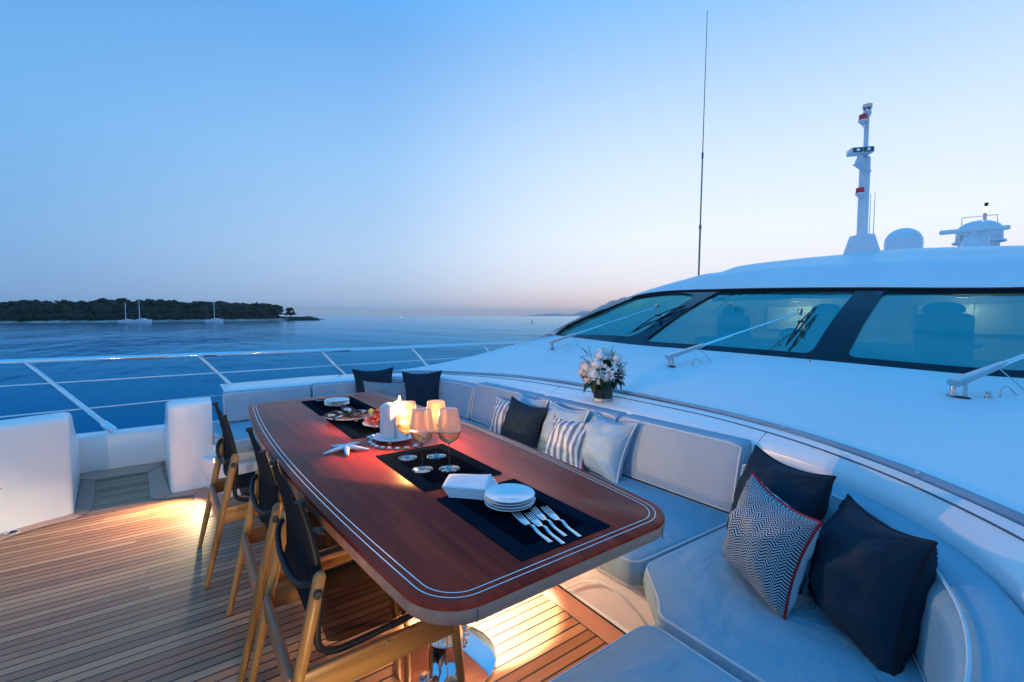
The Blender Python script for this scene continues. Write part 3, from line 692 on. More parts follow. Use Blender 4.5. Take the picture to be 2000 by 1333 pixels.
# ledge around the bench
Lin = [(.3, -.02, .745), (1.2, .0, .745), (1.57, .12, .745), (1.87, .33, .745), (2.12, .66, .75), (2.23, 1.0, .765), (2.27, 1.5, .785), (2.27, 2.4, .785), (2.27, 3.4, .775), (2.22, 3.95, .76), (2.05, 4.5, .745), (1.7, 4.80, .73), (1.2, 4.90, .715), (.28, 4.92, .70)]
Lout = [(.3, -.5, .80), (1.1, -.3, .83), (1.6, -.02, .84), (2.0, .38, .84), (2.24, .75, .84), (2.40, 1.12, .84), (2.51, 1.6, .84), (2.57, 2.5, .84), (2.51, 3.3, .833), (2.38, 4.05, .802), (2.12, 4.75, .767), (1.7, 5.22, .735), (1.2, 5.50, .715), (.28, 5.52, .70)]
li, lo = cr(Lin, 120), cr(Lout, 120)
ledge = empty('bench_surround', (2.4, 2.4, 0), 0, 'white moulded ledge wrapping round behind the bench backrests', 'ledge')
le = Vector(ledge.location)
q = MB(); rows = [[Vector((p.x, p.y, .3))-le for p in li], [Vector((p.x, p.y, p.z-.03))-le for p in li], [p+Vector((0, 0, -.008))-le for p in li]]
for w in (.06, .3, .5): rows.append([a.lerp(c, w)-le+Vector((0, 0, .004*(w > .05))) for a, c in zip(li, lo)])
rows.append([a.lerp(c, 1.0)-le+Vector((0, 0, -.004)) for a, c in zip(li, lo)])
q.grid(rows); q.build('ledge_top', M['gel'], ledge, ang=50)
b = MB(); b.grid([li, lo]); BV_ledge = BVHTree.FromPolygons([Vector(v) for v in b.v], b.f)
q = MB(); q.tube([a.lerp(c, .70)-le+Vector((0, 0, .0015)) for a, c in zip(li, lo)][8:92], .0035, 6); q.build('ledge_seam', M['seam'], ledge)
for i_ in (38, 62):
    q = MB(); q.tube([li[i_].lerp(lo[i_], w)-le+Vector((0, 0, .002)) for w in (.08, .4, .70)], .0025, 6); q.build('ledge_seam', M['seam'], ledge)
strip = lo[6:98]
q = MB(); q.grid([[p-le+Vector((0, 0, .004)) for p in strip], [p-le+(Vector((p.x-1.2, p.y-2.4, 0)).normalized())*.018+Vector((0, 0, .016)) for p in strip], [p-le+(Vector((p.x-1.2, p.y-2.4, 0)).normalized())*.045+Vector((0, 0, .012)) for p in strip]]); q.build('ledge_strip', M['groove'], ledge, ang=20)
for i_ in range(4, 92, 9):
    p = strip[i_]; q = MB(); q.lathe([(.007, 0), (.006, .004), (.0001, .005)], p-le+Vector((0, 0, .017)), n=10); q.build('screw', M['brushed'], ledge)
# ================================================================== BENCH
bpth = [(.24, .73), (1.0, .74), (1.28, .80), (1.44, .93), (1.52, 1.15), (1.53, 1.6), (1.53, 2.6), (1.53, 3.5), (1.48, 3.86), (1.25, 4.03), (.85, 4.07), (.24, 4.07), (.10, 4.43)]
bench = empty('bench', (1.5, 2.4, 0), 0, 'cream moulded base of the U shaped bench with a stepped front', 'bench')
be = Vector(bench.location)
def sweepbase(path, prof):
    out = []
    k = len(path)
    for i, p in enumerate(path):
        t = (Vector(path[min(i+1, k-1)])-Vector(path[max(i-1, 0)])).normalized(); nr = Vector((t.y, -t.x))
        out.append([Vector((p[0]+nr.x*o, p[1]+nr.y*o, z))-be for o, z in prof])
    return out
bp_ = [(.30, .05), (.10, .37)]+[(p.x, p.y) for p in cr([(a[0], a[1], 0) for a in bpth[:12]], 110)]+[(.10, 4.43), (.30, 4.75)]
q = MB(); q.grid(sweepbase(bp_, [(0, 0), (0, .012), (.012, .016), (-.025, .235), (-.015, .250), (.05, .262), (.06, .275), (.06, .345), (.10, .35), (.50, .35)])); q.build('base_moulding', M['gel'], bench, ang=40)
q = MB(); q.tube([Vector((a[0], a[1], .006))-be for a in bp_[:110]], .006, 6); q.build('caulk_line', M['black'], bench)
# arched recess moulded in the base front
ar = [Vector((1.518-.028*(0.03+.17*math.sin(PI*i/24))/.23, 1.02+.62*i/24, .03+.17*math.sin(PI*i/24)))-be for i in range(25)]
q = MB(); q.tube([p+Vector((-.002, 0, 0)) for p in ar], .005, 8); q.build('arch_moulding', M['gel'], bench)
def vent(loc, ang):
    T = Matrix.Translation(loc) @ Matrix.Rotation(ang, 4, 'Z') @ Matrix.Rotation(PI/2, 4, 'Y')
    return T
def cushion(name, poly, z0, z1, r, m, label, group, rad=.06, crown=.012, cat='cushion', pipe=True):
    poly = dense(round_poly(poly, rad, 8), .035)
    c = Vector((sum(p[0] for p in poly)/len(poly), sum(p[1] for p in poly)/len(poly), z0))
    e = empty(name, c, 0, label, cat, group)
    rg = []
    def w(p, z): return Vector((p[0], p[1], z))-c
    for i in range(4):
        a = PI/2*i/3; rg.append([w(p, z0+r-r*math.cos(PI/2-a) if 0 else z0+r*(1-math.sin(a))) for p in offset2(poly, r*(1-math.cos(a)))][::1])
    rg = [[w(p, z0) for p in offset2(poly, r)], [w(p, z0+.3*r) for p in offset2(poly, .3*r)], [w(p, z0+r) for p in offset2(poly, -.004)]]
    rg.append([w(p, (z0+z1)/2) for p in offset2(poly, -.010)])
    rg += [[w(p, z1-r) for p in offset2(poly, -.004)], [w(p, z1-.3*r) for p in offset2(poly, .3*r)], [w(p, z1) for p in offset2(poly, r)]]
    q = MB(); q.rings(rg); o = q.build('cover', m, e, ang=80)
    if pipe:
        for z, d in ((z1-.35*r, .22*r), (z0+.35*r, .22*r)):
            q = MB(); q.tube([w(p, z) for p in offset2(poly, d)], .0045, 6, closed=True); q.build('piping', M['pipe'], e)
    return e
GS = 'seat cushions of the bench'
cushion('seat_cushion', [(1.375, 1.10), (2.10, 1.075), (2.10, 2.55), (1.375, 2.55)], .335, .45, .022, M['seat'], 'long grey blue seat cushion beside the right edge of the table, near half', GS, [.06, .03, .03, .03])
cushion('seat_cushion', [(1.375, 2.57), (2.10, 2.57), (2.10, 3.98), (1.375, 3.98)], .335, .45, .022, M['seat'], 'long grey blue seat cushion beyond the striped pillow, mostly hidden by the table', GS, .03)
cushion('seat_cushion', [(1.19, .56), (1.165, .20), (1.8, .25), (2.15, .70), (2.10, 1.055), (1.95, 1.06), (1.40, 1.075), (1.335, 1.0), (1.255, .905), (1.19, .86)], .335, .455, .022, M['seat'], 'curved corner seat cushion under the near herringbone pillow', GS, [.02, .05, .2, .2, .03, .02, .04, .04, .08, .05])
cushion('seat_cushion', [(.22, .18), (1.145, .18), (1.15, .865), (.30, .865), (.17, .38)], .335, .455, .022, M['seat'], 'grey blue seat cushion at the bottom edge of the picture nearest the viewer', GS, [.03, .03, .07, .06, .03])
cushion('seat_cushion', [(.17, 4.42), (.24, 4.02), (1.05, 4.02), (1.05, 4.70), (.20, 4.72)], .335, .45, .022, M['seat'], 'seat cushion of the far bench arm behind the farthest chair', GS, [.05, .08, .03, .03, .03])
cushion('seat_cushion', [(1.07, 4.02), (1.35, 3.99), (2.1, 3.99), (2.05, 4.3), (1.75, 4.62), (1.07, 4.70)], .335, .45, .022, M['seat'], 'far corner seat cushion under the three far pillows', GS, [.03, .03, .03, .15, .15, .03])

def bolster(path, z0, z1, T, tilt, m, label, group, roll=.03, endr=.02, thick_top=1.0):
    """upright cushion following a path; path points are the foot of its front face"""
    k = len(path); cx = sum(p[0] for p in path)/k; cy = sum(p[1] for p in path)/k; c = Vector((cx, cy, z0))
    e = empty('back_cushion', c, 0, label, 'cushion', group)
    def prof(ins):
        out = []; t = T/2-ins; h = (z1-z0)/2-ins; r = max(.004, min(roll, t*.95)); n = 5
        for sx_, sz_, a0 in ((1, 1, 0), (-1, 1, PI/2), (-1, -1, PI), (1, -1, 1.5*PI)):
            rr_ = r if sz_ > 0 else r*.6
            for i in range(n+1):
                a = a0+PI/2*i/n; out.append((sx_*(t-rr_)+rr_*math.cos(a)+T/2, sz_*(h-rr_)+rr_*math.sin(a)+(z0+z1)/2))
        return out
    def ring(i, ins):
        p = path[i]; t = (Vector(path[min(i+1, k-1)])-Vector(path[max(i-1, 0)])).normalized(); nr = Vector((t.y, -t.x)); out = []
        for o, z in prof(ins):
            o2 = o+tilt*(z-z0)/(z1-z0)
            # the front face swells a little
            if o < T*.3: o2 -= .012*math.sin(PI*(z-z0)/(z1-z0))*math.sin(PI*min(1, max(0, i/(k-1))))
            out.append(Vector((p[0]+nr.x*o2, p[1]+nr.y*o2, z))-c)
        return out
    t0 = (Vector(path[0])-Vector(path[1])).normalized(); t1 = (Vector(path[-1])-Vector(path[-2])).normalized()
    rg = []
    def sh(r_, t, d): return [p+Vector((t[0]*d, t[1]*d, 0)) for p in r_]
    rg.append(sh(ring(0, endr), t0, 0)); rg.append(sh(ring(0, endr*.3), t0, -endr*.3)); rg.append(sh(ring(0, 0), t0, -endr))
    for i in range(1, k-1): rg.append(ring(i, 0))
    rg.append(sh(ring(k-1, 0), t1, -endr)); rg.append(sh(ring(k-1, endr*.3), t1, -endr*.3)); rg.append(sh(ring(k-1, endr), t1, 0))
    q = MB(); q.rings(rg); q.build('cover', m, e, ang=80)
    # piping round the front face
    def fp(i, z, o=.012, sh_=0, t=None):
        p = path[i]; tt = (Vector(path[min(i+1, k-1)])-Vector(path[max(i-1, 0)])).normalized(); nr = Vector((tt.y, -tt.x)); o2 = o+tilt*(z-z0)/(z1-z0)
        v = Vector((p[0]+nr.x*o2, p[1]+nr.y*o2, z))-c
        return v+(Vector((t[0], t[1], 0))*sh_ if t else Vector())
    ef = .008; zt = z1-.010; zb = z0+.01
    loop = [fp(i, zt, .008) for i in range(1, k-1)]+[fp(k-1, zt-.012, .006, -ef, t1)]+[fp(k-1, zt-(zt-zb)*w, .004-.006*math.sin(PI*w), -ef, t1) for w in (.2, .5, .8)]+[fp(k-1, zb, .006, -ef, t1)]+[fp(i, zb, .004) for i in range(k-2, 0, -1)]+[fp(0, zb, .006, -ef, t0)]+[fp(0, zt-(zt-zb)*w, .004-.006*math.sin(PI*w), -ef, t0) for w in (.8, .5, .2)]+[fp(0, zt-.012, .006, -ef, t0)]
    q = MB(); q.tube(loop, .0048, 6, closed=True); q.build('piping', M['pipe'], e)
    return e
def P2(pts, n): return [(p.x, p.y) for p in cr([(a, b_, 0) for a, b_ in pts], n)]
GB = 'back cushions of the bench'
BZ = .452
bolster(P2([(2.09, 1.10), (2.09, 1.87)], 12), BZ, .785, .13, .07, M['back'], 'flat grey back cushion between the pale pillows and the near corner', GB)
bolster(P2([(2.09, 1.89), (2.09, 2.68)], 12), BZ, .785, .13, .07, M['back'], 'grey back cushion below the flower vase, behind the pale pillows', GB)
bolster(P2([(2.09, 2.70), (2.09, 3.56)], 12), BZ, .785, .13, .07, M['back'], 'grey back cushion behind the wine glasses, left of the pale pillows', GB)
bolster(P2([(2.08, 3.58), (2.08, 3.85), (1.98, 4.25), (1.72, 4.52), (1.45, 4.63)], 24), BZ, .75, .13, .07, M['back'], 'curved back cushion in the far corner of the bench', GB)
bolster(P2([(1.43, 4.64), (1.0, 4.69)], 12), BZ, .725, .12, .06, M['back'], 'short back cushion left of the far dark pillows', GB)
bolster(P2([(.98, 4.69), (.6, 4.71), (.26, 4.71)], 12), BZ, .71, .12, .06, M['back'], 'pale back cushion on the far bench arm behind the farthest chair', GB)
bolster(P2([(.50, .19), (.92, .19), (1.25, .215), (1.50, .285), (1.72, .41), (1.90, .60), (2.02, .83), (2.06, 1.075)], 40), BZ, .725, .155, .035, M['seat'], 'long rounded back cushion curving round the near corner at the lower right', GB, roll=.07)

# ================================================================== PILLOWS
def pillow(name, p, w, h, t, front, backm, pipem, label, group=None, droop=.0, seed=0, name2='pillow'):
    cx, cy, cz, az, ti, ro = p
    nv = Vector((math.cos(az)*math.cos(ti), math.sin(az)*math.cos(ti), math.sin(ti)))
    Rv = Vector((-math.sin(az), math.cos(az), 0)); up = Vector((-math.cos(az)*math.sin(ti), -math.sin(az)*math.sin(ti), math.cos(ti)))
    r2 = Rv*math.cos(ro)+up*math.sin(ro); u2 = -Rv*math.sin(ro)+up*math.cos(ro)
    e = empty(name, (cx, cy, cz), 0, label, 'pillow', group)
    e.matrix_world = Matrix.Translation((cx, cy, cz)) @ Matrix((r2, u2, nv)).transposed().to_4x4()
    n = 34; rnd = random.Random(seed)
    def pt(a, b_, s):
        ex = 1-.15*(1-b_*b_)*abs(a)**.5; ey = 1-.15*(1-a*a)*abs(b_)**.5
        x = w/2*a*ex; y = h/2*b_*ey
        k = max(0, (1-a*a)*(1-b_*b_)); z = s*t*.62*k**.5
        # radial creases running in from the corners and seams
        cre = noise.noise(Vector((a*2.2+seed, b_*2.2, s*3)))*.18+noise.noise(Vector((a*6+seed, b_*6, s*5)))*.04
        z += s*t*cre*k**.35
        for ca, cb in ((-1, -1), (1, -1), (1, 1), (-1, 1)):
            dd = math.hypot(a-ca, b_-cb); th = math.atan2(b_-cb, a-ca)
            z += s*t*.06*math.sin(th*15+seed)*math.exp(-(dd/.55)**2)*min(1, dd/.15)*(k**.2)
        y -= droop*(1-k)*.0
        return Vector((x, y, z))
    us = [math.sin(PI/2*(2*i/n-1)) for i in range(n+1)]
    us = [(.45*(2*i/n-1)+.55*u) for i, u in enumerate(us)]
    for s, mm, nm_ in ((1, front, 'cover'), (-1, backm, 'back_cover')):
        q = MB(); q.grid([[pt(a, b_, s) for a in us] for b_ in us], uv=True); q.build(nm_, mm, e, ang=180)
    loop = [pt(a, -1, 1) for a in us[:-1]]+[pt(1, b_, 1) for b_ in us[:-1]]+[pt(a, 1, 1) for a in us[:0:-1]]+[pt(-1, b_, 1) for b_ in us[:0:-1]]
    q = MB(); q.tube(loop, .0048, 6, closed=True); q.build('piping', pipem, e)
    return e
pillow('pillow', (1.605, .725, .625, 2.62, .25, -.095), .345, .345, .18, M['herr'], M['stripe'], M['red'], 'herringbone pillow with red piping leaning in the near corner', seed=1)
pillow('pillow', (1.83, .80, .645, 2.62, .30, .03), .42, .42, .18, M['navy'], M['navy'], M['navypipe'], 'dark pillow behind the near herringbone pillow', seed=2)
pillow('pillow', (1.655, .455, .605, 2.35, .26, .075), .39, .40, .21, M['navy'], M['navy'], M['navypipe'], 'largest dark pillow, nearest the right edge of the photo', seed=3)
pillow('pillow', (1.90, 2.52, .630, 3.42, .35, -.15), .33, .34, .16, M['navy'], M['navy'], M['navypipe'], 'dark pillow in front of the pale ones beside the striped pillow', seed=4)
pillow('pillow', (1.955, 2.11, .595, 3.42, .62, .01), .315, .33, .16, M['stripe'], M['blue'], M['red'], 'grey and white striped pillow with red piping, beside the big pale pillow', 'striped pillows', seed=5)
pillow('pillow', (2.055, 1.885, .605, 3.06, .42, -.01), .37, .37, .18, M['blue'], M['blue'], M['pipe'], 'largest pale blue pillow, right of the striped pillow', seed=6)
pillow('pillow', (2.02, 2.24, .625, 3.09, .35, -.01), .40, .36, .13, M['blue'], M['blue'], M['pipe'], 'pale blue pillow behind the striped one, middle of the three pale pillows', seed=7)
pillow('pillow', (2.04, 2.66, .630, 3.10, .35, .0), .40, .36, .13, M['blue'], M['blue'], M['pipe'], 'pale blue pillow behind the dark one, leftmost of the three pale pillows', seed=8)
pillow('pillow', (1.99, 2.83, .600, 3.35, .42, .05), .33, .33, .12, M['stripe'], M['blue'], M['pipe'], 'striped pillow peeping out from behind the dark pillow', 'striped pillows', seed=9)
pillow('pillow', (1.56, 4.56, .655, 4.70, .24, -.02), .42, .42, .14, M['navy'], M['navy'], M['navypipe'], 'dark pillow at the far end of the bench, left of two', seed=10)
pillow('pillow', (1.93, 4.25, .640, 3.95, .28, .05), .42, .40, .14, M['navy'], M['navy'], M['navypipe'], 'dark pillow in the far corner, right of two', seed=11)
pillow('pillow', (1.63, 4.40, .600, 4.35, .35, -.06), .50, .30, .12, M['herr2'], M['herr2'], M['red'], 'long grey lumbar pillow with red piping in front of the far dark pillows', seed=12)

# ================================================================== TABLE
TY0, TY1 = .855, 3.86
def xl(y): return .312+.034*(y-2.6)**2
def xr(y): return 1.398-.043*(y-2.4)**2
def toutline(ins=0, n=40, r=.125):
    y0, y1 = TY0+ins, TY1-ins
    A = [(xl(y0+(y1-y0)*i/n)+ins, y0+(y1-y0)*i/n) for i in range(n+1)]
    B = [(xr(y1-(y1-y0)*i/n)-ins, y1-(y1-y0)*i/n) for i in range(n+1)]
    poly = A+B
    # round the four corners by trimming
    def trim(L_, r_):
        L_ = resample([Vector((p[0], p[1], 0)) for p in L_], 160); d = 0; a = 0
        while (L_[a]-L_[0]).length < r_: a += 1
        z_ = len(L_)-1
        while (L_[z_]-L_[-1]).length < r_: z_ -= 1
        return L_[a:z_+1]
    rr_ = max(.03, r-ins); A2, B2 = trim(A, rr_), trim(B, rr_)
    def arc(p0, pc, p1, m=12):
        # superelliptic rounded corner
        out = []
        for i in range(1, m):
            th = PI/2*i/m; u_ = 1-math.sin(th)**1.0; v_ = 1-math.cos(th)**1.0
            out.append(pc+(p0-pc)*u_+(p1-pc)*v_)
        return out
    cA1 = Vector((*A[-1], 0)); cB0 = Vector((*B[0], 0)); cB1 = Vector((*B[-1], 0)); cA0 = Vector((*A[0], 0))
    ft0 = cA1+(cB0-cA1).normalized()*rr_; ft1 = cB0+(cA1-cB0).normalized()*rr_
    nt0 = cB1+(cA0-cB1).normalized()*rr_; nt1 = cA0+(cB1-cA0).normalized()*rr_
    def st_(a, b_, m=12): return [a.lerp(b_, i/m) for i in range(m+1)]
    L_ = A2+arc(A2[-1], cA1, ft0)+st_(ft0, ft1)+arc(ft1, cB0, B2[0])+B2+arc(B2[-1], cB1, nt0)+st_(nt0, nt1)+arc(nt1, cA0, A2[0])
    out = []
    for p in L_:
        if not out or (p-out[-1]).length > 1e-4: out.append(p)
    return [(p.x, p.y) for p in out]
table = empty('dining_table', (.85, 2.36, 0), 0, 'long mahogany dining table with a double pale inlay line and rounded corners', 'table')
tl = Vector(table.location)
to = toutline()
def rg_(poly, z): return [Vector((p[0], p[1], z))-tl for p in poly]
TT = .75
q = MB(); q.rings([rg_(to, TT-.012), rg_(offset2(to, .001), TT-.004), rg_(offset2(to, .005), TT)], cap0=False); q.build('tabletop', M['mahog'], table, ang=50)
q = MB(); q.rings([rg_(offset2(to, .03), TT-.052), rg_(offset2(to, .008), TT-.052), rg_(offset2(to, .003), TT-.047), rg_(offset2(to, .0), TT-.035), rg_(offset2(to, .0), TT-.013), rg_(offset2(to, .004), TT-.0121)], cap0=True, cap1=False); q.build('edge_band', M['edge'], table, ang=50)
for d in (.028, .047):
    a, b_ = offset2(to, d), offset2(to, d+.0032)
    q = MB(); q.grid([rg_(a, TT+.0008), rg_(b_, TT+.0008)], closed=True); q.build('inlay_line', M['inlay'], table, smooth=False)
# joints in the edge band
for (jx, jy) in ((.52, TY0-.0006), (1.20, TY0-.0006)):
    q = MB(); q.box(Vector((jx, jy, TT-.032))-tl, (.0016, .002, .036)); q.build('edge_joint', M['seam'], table, smooth=False)
for py in (1.60, 3.15):
    pe = Vector((.82, py, 0))-tl
    q = MB(); q.lathe([(.070, .012), (.070, .10), (.0715, .102), (.0715, .108), (.070, .11), (.066, .115), (.060, .40), (.060, .41), (.058, .415), (.055, .66), (.085, .665), (.09, .698)], pe, n=40); q.build('pedestal_column', M['steel'], table, ang=40)
    q = MB(); q.lathe([(.205, 0), (.208, .004), (.206, .011), (.19, .013), (.0001, .013)], pe, n=64); q.build('base_plate', M['steel'], table, ang=40)
    for a in (R(32), R(212)):
        kp = pe+Vector((.155*math.cos(a), .155*math.sin(a), .013))
        q = MB(); q.lathe([(.017, 0), (.017, .004), (.010, .006), (.010, .02), (.018, .024), (.020, .03), (.020, .052), (.017, .058), (.0001, .06)], kp, n=24); q.tube([kp+Vector((.012, 0, .014)), kp+Vector((.03, -.004, .014))], .004, 8); q.build('clamp_knob', M['steel'], table, ang=40)
# lamp under the table top
q = MB(); q.lathe([(.0001, .672), (.035, .672), (.04, .678), (.04, .698)], Vector((1.02, 1.78, 0))-tl, n=24); q.build('downlight', M['steel'], table)
q = MB(); q.lathe([(.0001, .6705), (.028, .6705), (.028, .673)], Vector((1.02, 1.78, 0))-tl, n=20); q.build('downlight_lens', M['lampwarm'], table)

# ================================================================== CHAIRS
def make_chair():
    """origin on the deck below the middle of the back; faces +X; width along Y"""
    root = empty('director_chair', (0, 0, 0))
    hw = .255
    for s in (1, -1):
        y = s*hw
        # rear leg rises past the seat rail and carries the back frame
        q = MB(); q.tube([(-.115, y, 0), (-.075, y, .18), (.0, y, .52), (.03, y, .655), (.034, y, .668)], [.0120, .0155, .0185, .0175, .010], 14); q.build('rear_leg', M['oak'], root, ang=60)
        q = MB(); q.tube([(.50, y, 0), (.48, y, .20), (.455, y, .41)], [.0115, .0155, .0165], 14); q.build('front_leg', M['oak'], root, ang=60)
        q = MB(); q.box((.215, y, .352), (.50, .024, .085), bev=.008); q.build('side_rail', M['oakx'], root)
        # bolt on the outside
        T = Matrix.Translation((.020, y+s*.019, .615)) @ Matrix.Rotation(s*-PI/2, 4, 'X')
        q = MB(); q.lathe([(.013, 0), (.013, .004), (.009, .007), (.0055, .007), (.005, .004), (.0001, .004)], T=T, n=20); q.build('bolt', M['black'], root)
        # black tube: down the back, round, forward under the seat
        yy = s*(hw-.030)
        pts = [(-.010, yy, .865), (.012, yy, .78), (.034, yy, .66), (.036, yy, .56), (.026, yy, .48), (.032, yy, .425), (.070, yy, .400), (.13, yy, .397), (.30, yy, .408), (.46, yy, .422)]
        q = MB(); q.tube(cr(pts, 44), .0105, 10); q.tube([(-.010, yy, .862), (-.0125, yy, .876)], .0145, 12); q.build('seat_frame', M['frame'], root)
    q = MB(); q.box((-.045, 0, .335), (.024, 2*hw-.03, .085), bev=.009); q.build('rear_rail', M['oaky'], root)
    q = MB(); q.box((.452, 0, .345), (.022, 2*hw-.03, .06), bev=.008); q.build('front_rail', M['oaky'], root)
    # bent black bar behind the back
    pts = [(.020, hw-.005, .640), (.000, hw-.028, .630), (-.012, hw-.075, .612), (-.020, .10, .600), (-.022, 0, .597), (-.020, -.10, .600), (-.012, -(hw-.075), .612), (.000, -(hw-.028), .628), (.020, -(hw-.005), .636)]
    q = MB(); q.tube(cr(pts, 36), .0098, 10); q.build('back_bar', M['frame'], root)
    # canvas back and mesh seat slung between the tubes
    def sl(path, wob, nm_, mm, th):
        rows = []
        P_ = cr(path, 26)
        for i, p in enumerate(P_):
            rows.append([Vector((p.x+wob*math.sin(PI*(j/14))*(.6+.4*math.sin(i*.5)), -(hw-.042)+2*(hw-.042)*j/14, p.z-(wob*.7*math.sin(PI*j/14) if nm_ == 'seat_sling' else 0))) for j in range(15)])
        q = MB(); q.grid(rows); return q.build(nm_, mm, root, ang=180, solid=th)
    sl([(-.008, 0, .852), (.006, 0, .78), (.024, 0, .66), (.026, 0, .56), (.018, 0, .47)], .010, 'back_sling', M['slingback'], .003)
    sl([(.055, 0, .428), (.085, 0, .414), (.13, 0, .410), (.30, 0, .415), (.455, 0, .426)], .016, 'seat_sling', M['sling'], 0)
    for s in (1, -1):
        q = MB(); q.tube([(-.006, s*(hw-.045), .85), (.026, s*(hw-.045), .66), (.020, s*(hw-.045), .48)], .009, 8, squash=.5); q.build('hem', M['slingback'], root)
    q = MB(); q.lathe([(.004, 0), (.004, .012), (.0001, .013)], T=Matrix.Translation((.22, -hw-.012, .385)) @ Matrix.Rotation(PI/2, 4, 'X'), n=10); q.build('rail_pin', M['steel'], root)
    return root
ch = make_chair()
spots = [(.262, 1.60, 0, 'nearest oak and black canvas chair, its back against the table edge'),
         (.245, 2.20, 0, 'middle oak and black canvas chair, between the nearest and the farthest'),
         (.160, 3.04, R(2), 'farthest oak and black canvas chair, standing alone near the far bench')]
for i, (x, y, a, lb) in enumerate(spots):
    o = ch if i == 0 else copy_tree(ch)
    o.location = (x, y, 0); o.rotation_euler = (0, 0, a)
    tag(o, lb, 'chair', 'oak and black canvas chairs along the table')
# ================================================================== ON THE TABLE
def placemat(px, label, z=TT+.0012):
    c = [atZ(u, v, TT) for u, v in px]
    x0 = sum(p.x for p in (c[0], c[3]))/2; x1 = sum(p.x for p in (c[1], c[2]))/2; y0 = sum(p.y for p in (c[2], c[3]))/2; y1 = sum(p.y for p in (c[0], c[1]))/2
    e = empty('placemat', ((x0+x1)/2, (y0+y1)/2, TT), 0, label, 'placemat', 'black placemats along the table')
    w, h = x1-x0, y1-y0
    q = MB(); q.rings([[Vector((a, b_, .001)) for a, b_ in rrect(0, 0, w, h, .003, 2)], [Vector((a, b_, .0035)) for a, b_ in rrect(0, 0, w, h, .003, 2)]]); q.build('border', M['mat'], e, smooth=False)
    q = MB(); q.add([(-w/2+.055, -h/2+.055, .0040), (w/2-.055, -h/2+.055, .0040), (w/2-.055, h/2-.055, .0040), (-w/2+.055, h/2-.055, .0040)], [(0, 1, 2, 3)]); q.build('centre', M['mat2'], e, smooth=False)
    return e
placemat([(849.5, 977.9), (1003.4, 936.1), (1191.5, 1029.2), (1023.4, 1097.6)], 'black placemat under the forks and the near plates')
placemat([(732, 892), (865.5, 868), (981, 925), (832.5, 961.6)], 'black placemat under the wine glasses')
def mat_w(x0, x1, y0, y1, label):
    e = empty('placemat', ((x0+x1)/2, (y0+y1)/2, TT), 0, label, 'placemat', 'black placemats along the table'); w, h = x1-x0, y1-y0
    q = MB(); q.rings([[Vector((a, b_, .001)) for a, b_ in rrect(0, 0, w, h, .003, 2)], [Vector((a, b_, .0035)) for a, b_ in rrect(0, 0, w, h, .003, 2)]]); q.build('border', M['mat'], e, smooth=False)
    q = MB(); q.add([(-w/2+.055, -h/2+.055, .0040), (w/2-.055, -h/2+.055, .0040), (w/2-.055, h/2-.055, .0040), (-w/2+.055, h/2-.055, .0040)], [(0, 1, 2, 3)]); q.build('centre', M['mat2'], e, smooth=False)
mat_w(.705, 1.05, 2.41, 2.97, 'black placemat under the oyster and prawn platters')
mat_w(.70, 1.07, 3.10, 3.70, 'farthest black placemat, under the far plates')
ZM = TT+.0042
def plate(r, m=None):
    e = empty('side_plate', (0, 0, 0))
    q = MB(); q.lathe([(r*.48, 0), (r*.50, 0), (r*.51, .003), (r*.72, .005), (r*.96, .0125), (r, .0145), (r*.985, .0162), (r*.93, .0148), (r*.60, .0095), (r*.50, .0075), (r*.47, .0060), (.0001, .0058)], n=64)
    q.build('dish', M['china'], e, ang=60); return e
pc = atZ(995.5, 966, .792)
words = ['bottom', 'second', 'third', 'top']
p0 = plate(.085)
for i in range(4):
    e = p0 if i == 0 else copy_tree(p0)
    e.location = (pc.x+.002*math.sin(i*2), pc.y+.002*math.cos(i*3), ZM+i*.0098); tag(e, f'{words[i]} white plate of the near stack of four beside the forks', 'plate', 'white plates in the near stack')
pf = atZ(658, 783, .79)
for i in range(4):
    e = copy_tree(p0); e.location = (pf.x+.002*math.cos(i*2), pf.y, ZM+i*.0098); tag(e, f'{words[i]} white plate of the far stack of four at the far end', 'plate', 'white plates in the far stack')
sp_ = empty('spoon', (pf.x-.09, pf.y+.02, ZM+.04), 0, 'small spoon handle sticking out left of the far plate stack', 'spoon')
q = MB(); q.tube([(-.045, .02, .003), (.05, -.01, .003)], [.004, .003], 8, squash=.5); q.tube([(.05, -.01, .003), (.065, -.015, .002), (.08, -.02, .003)], [.003, .010, .004], 10, squash=.35); q.build('handle', M['brushed'], sp_)

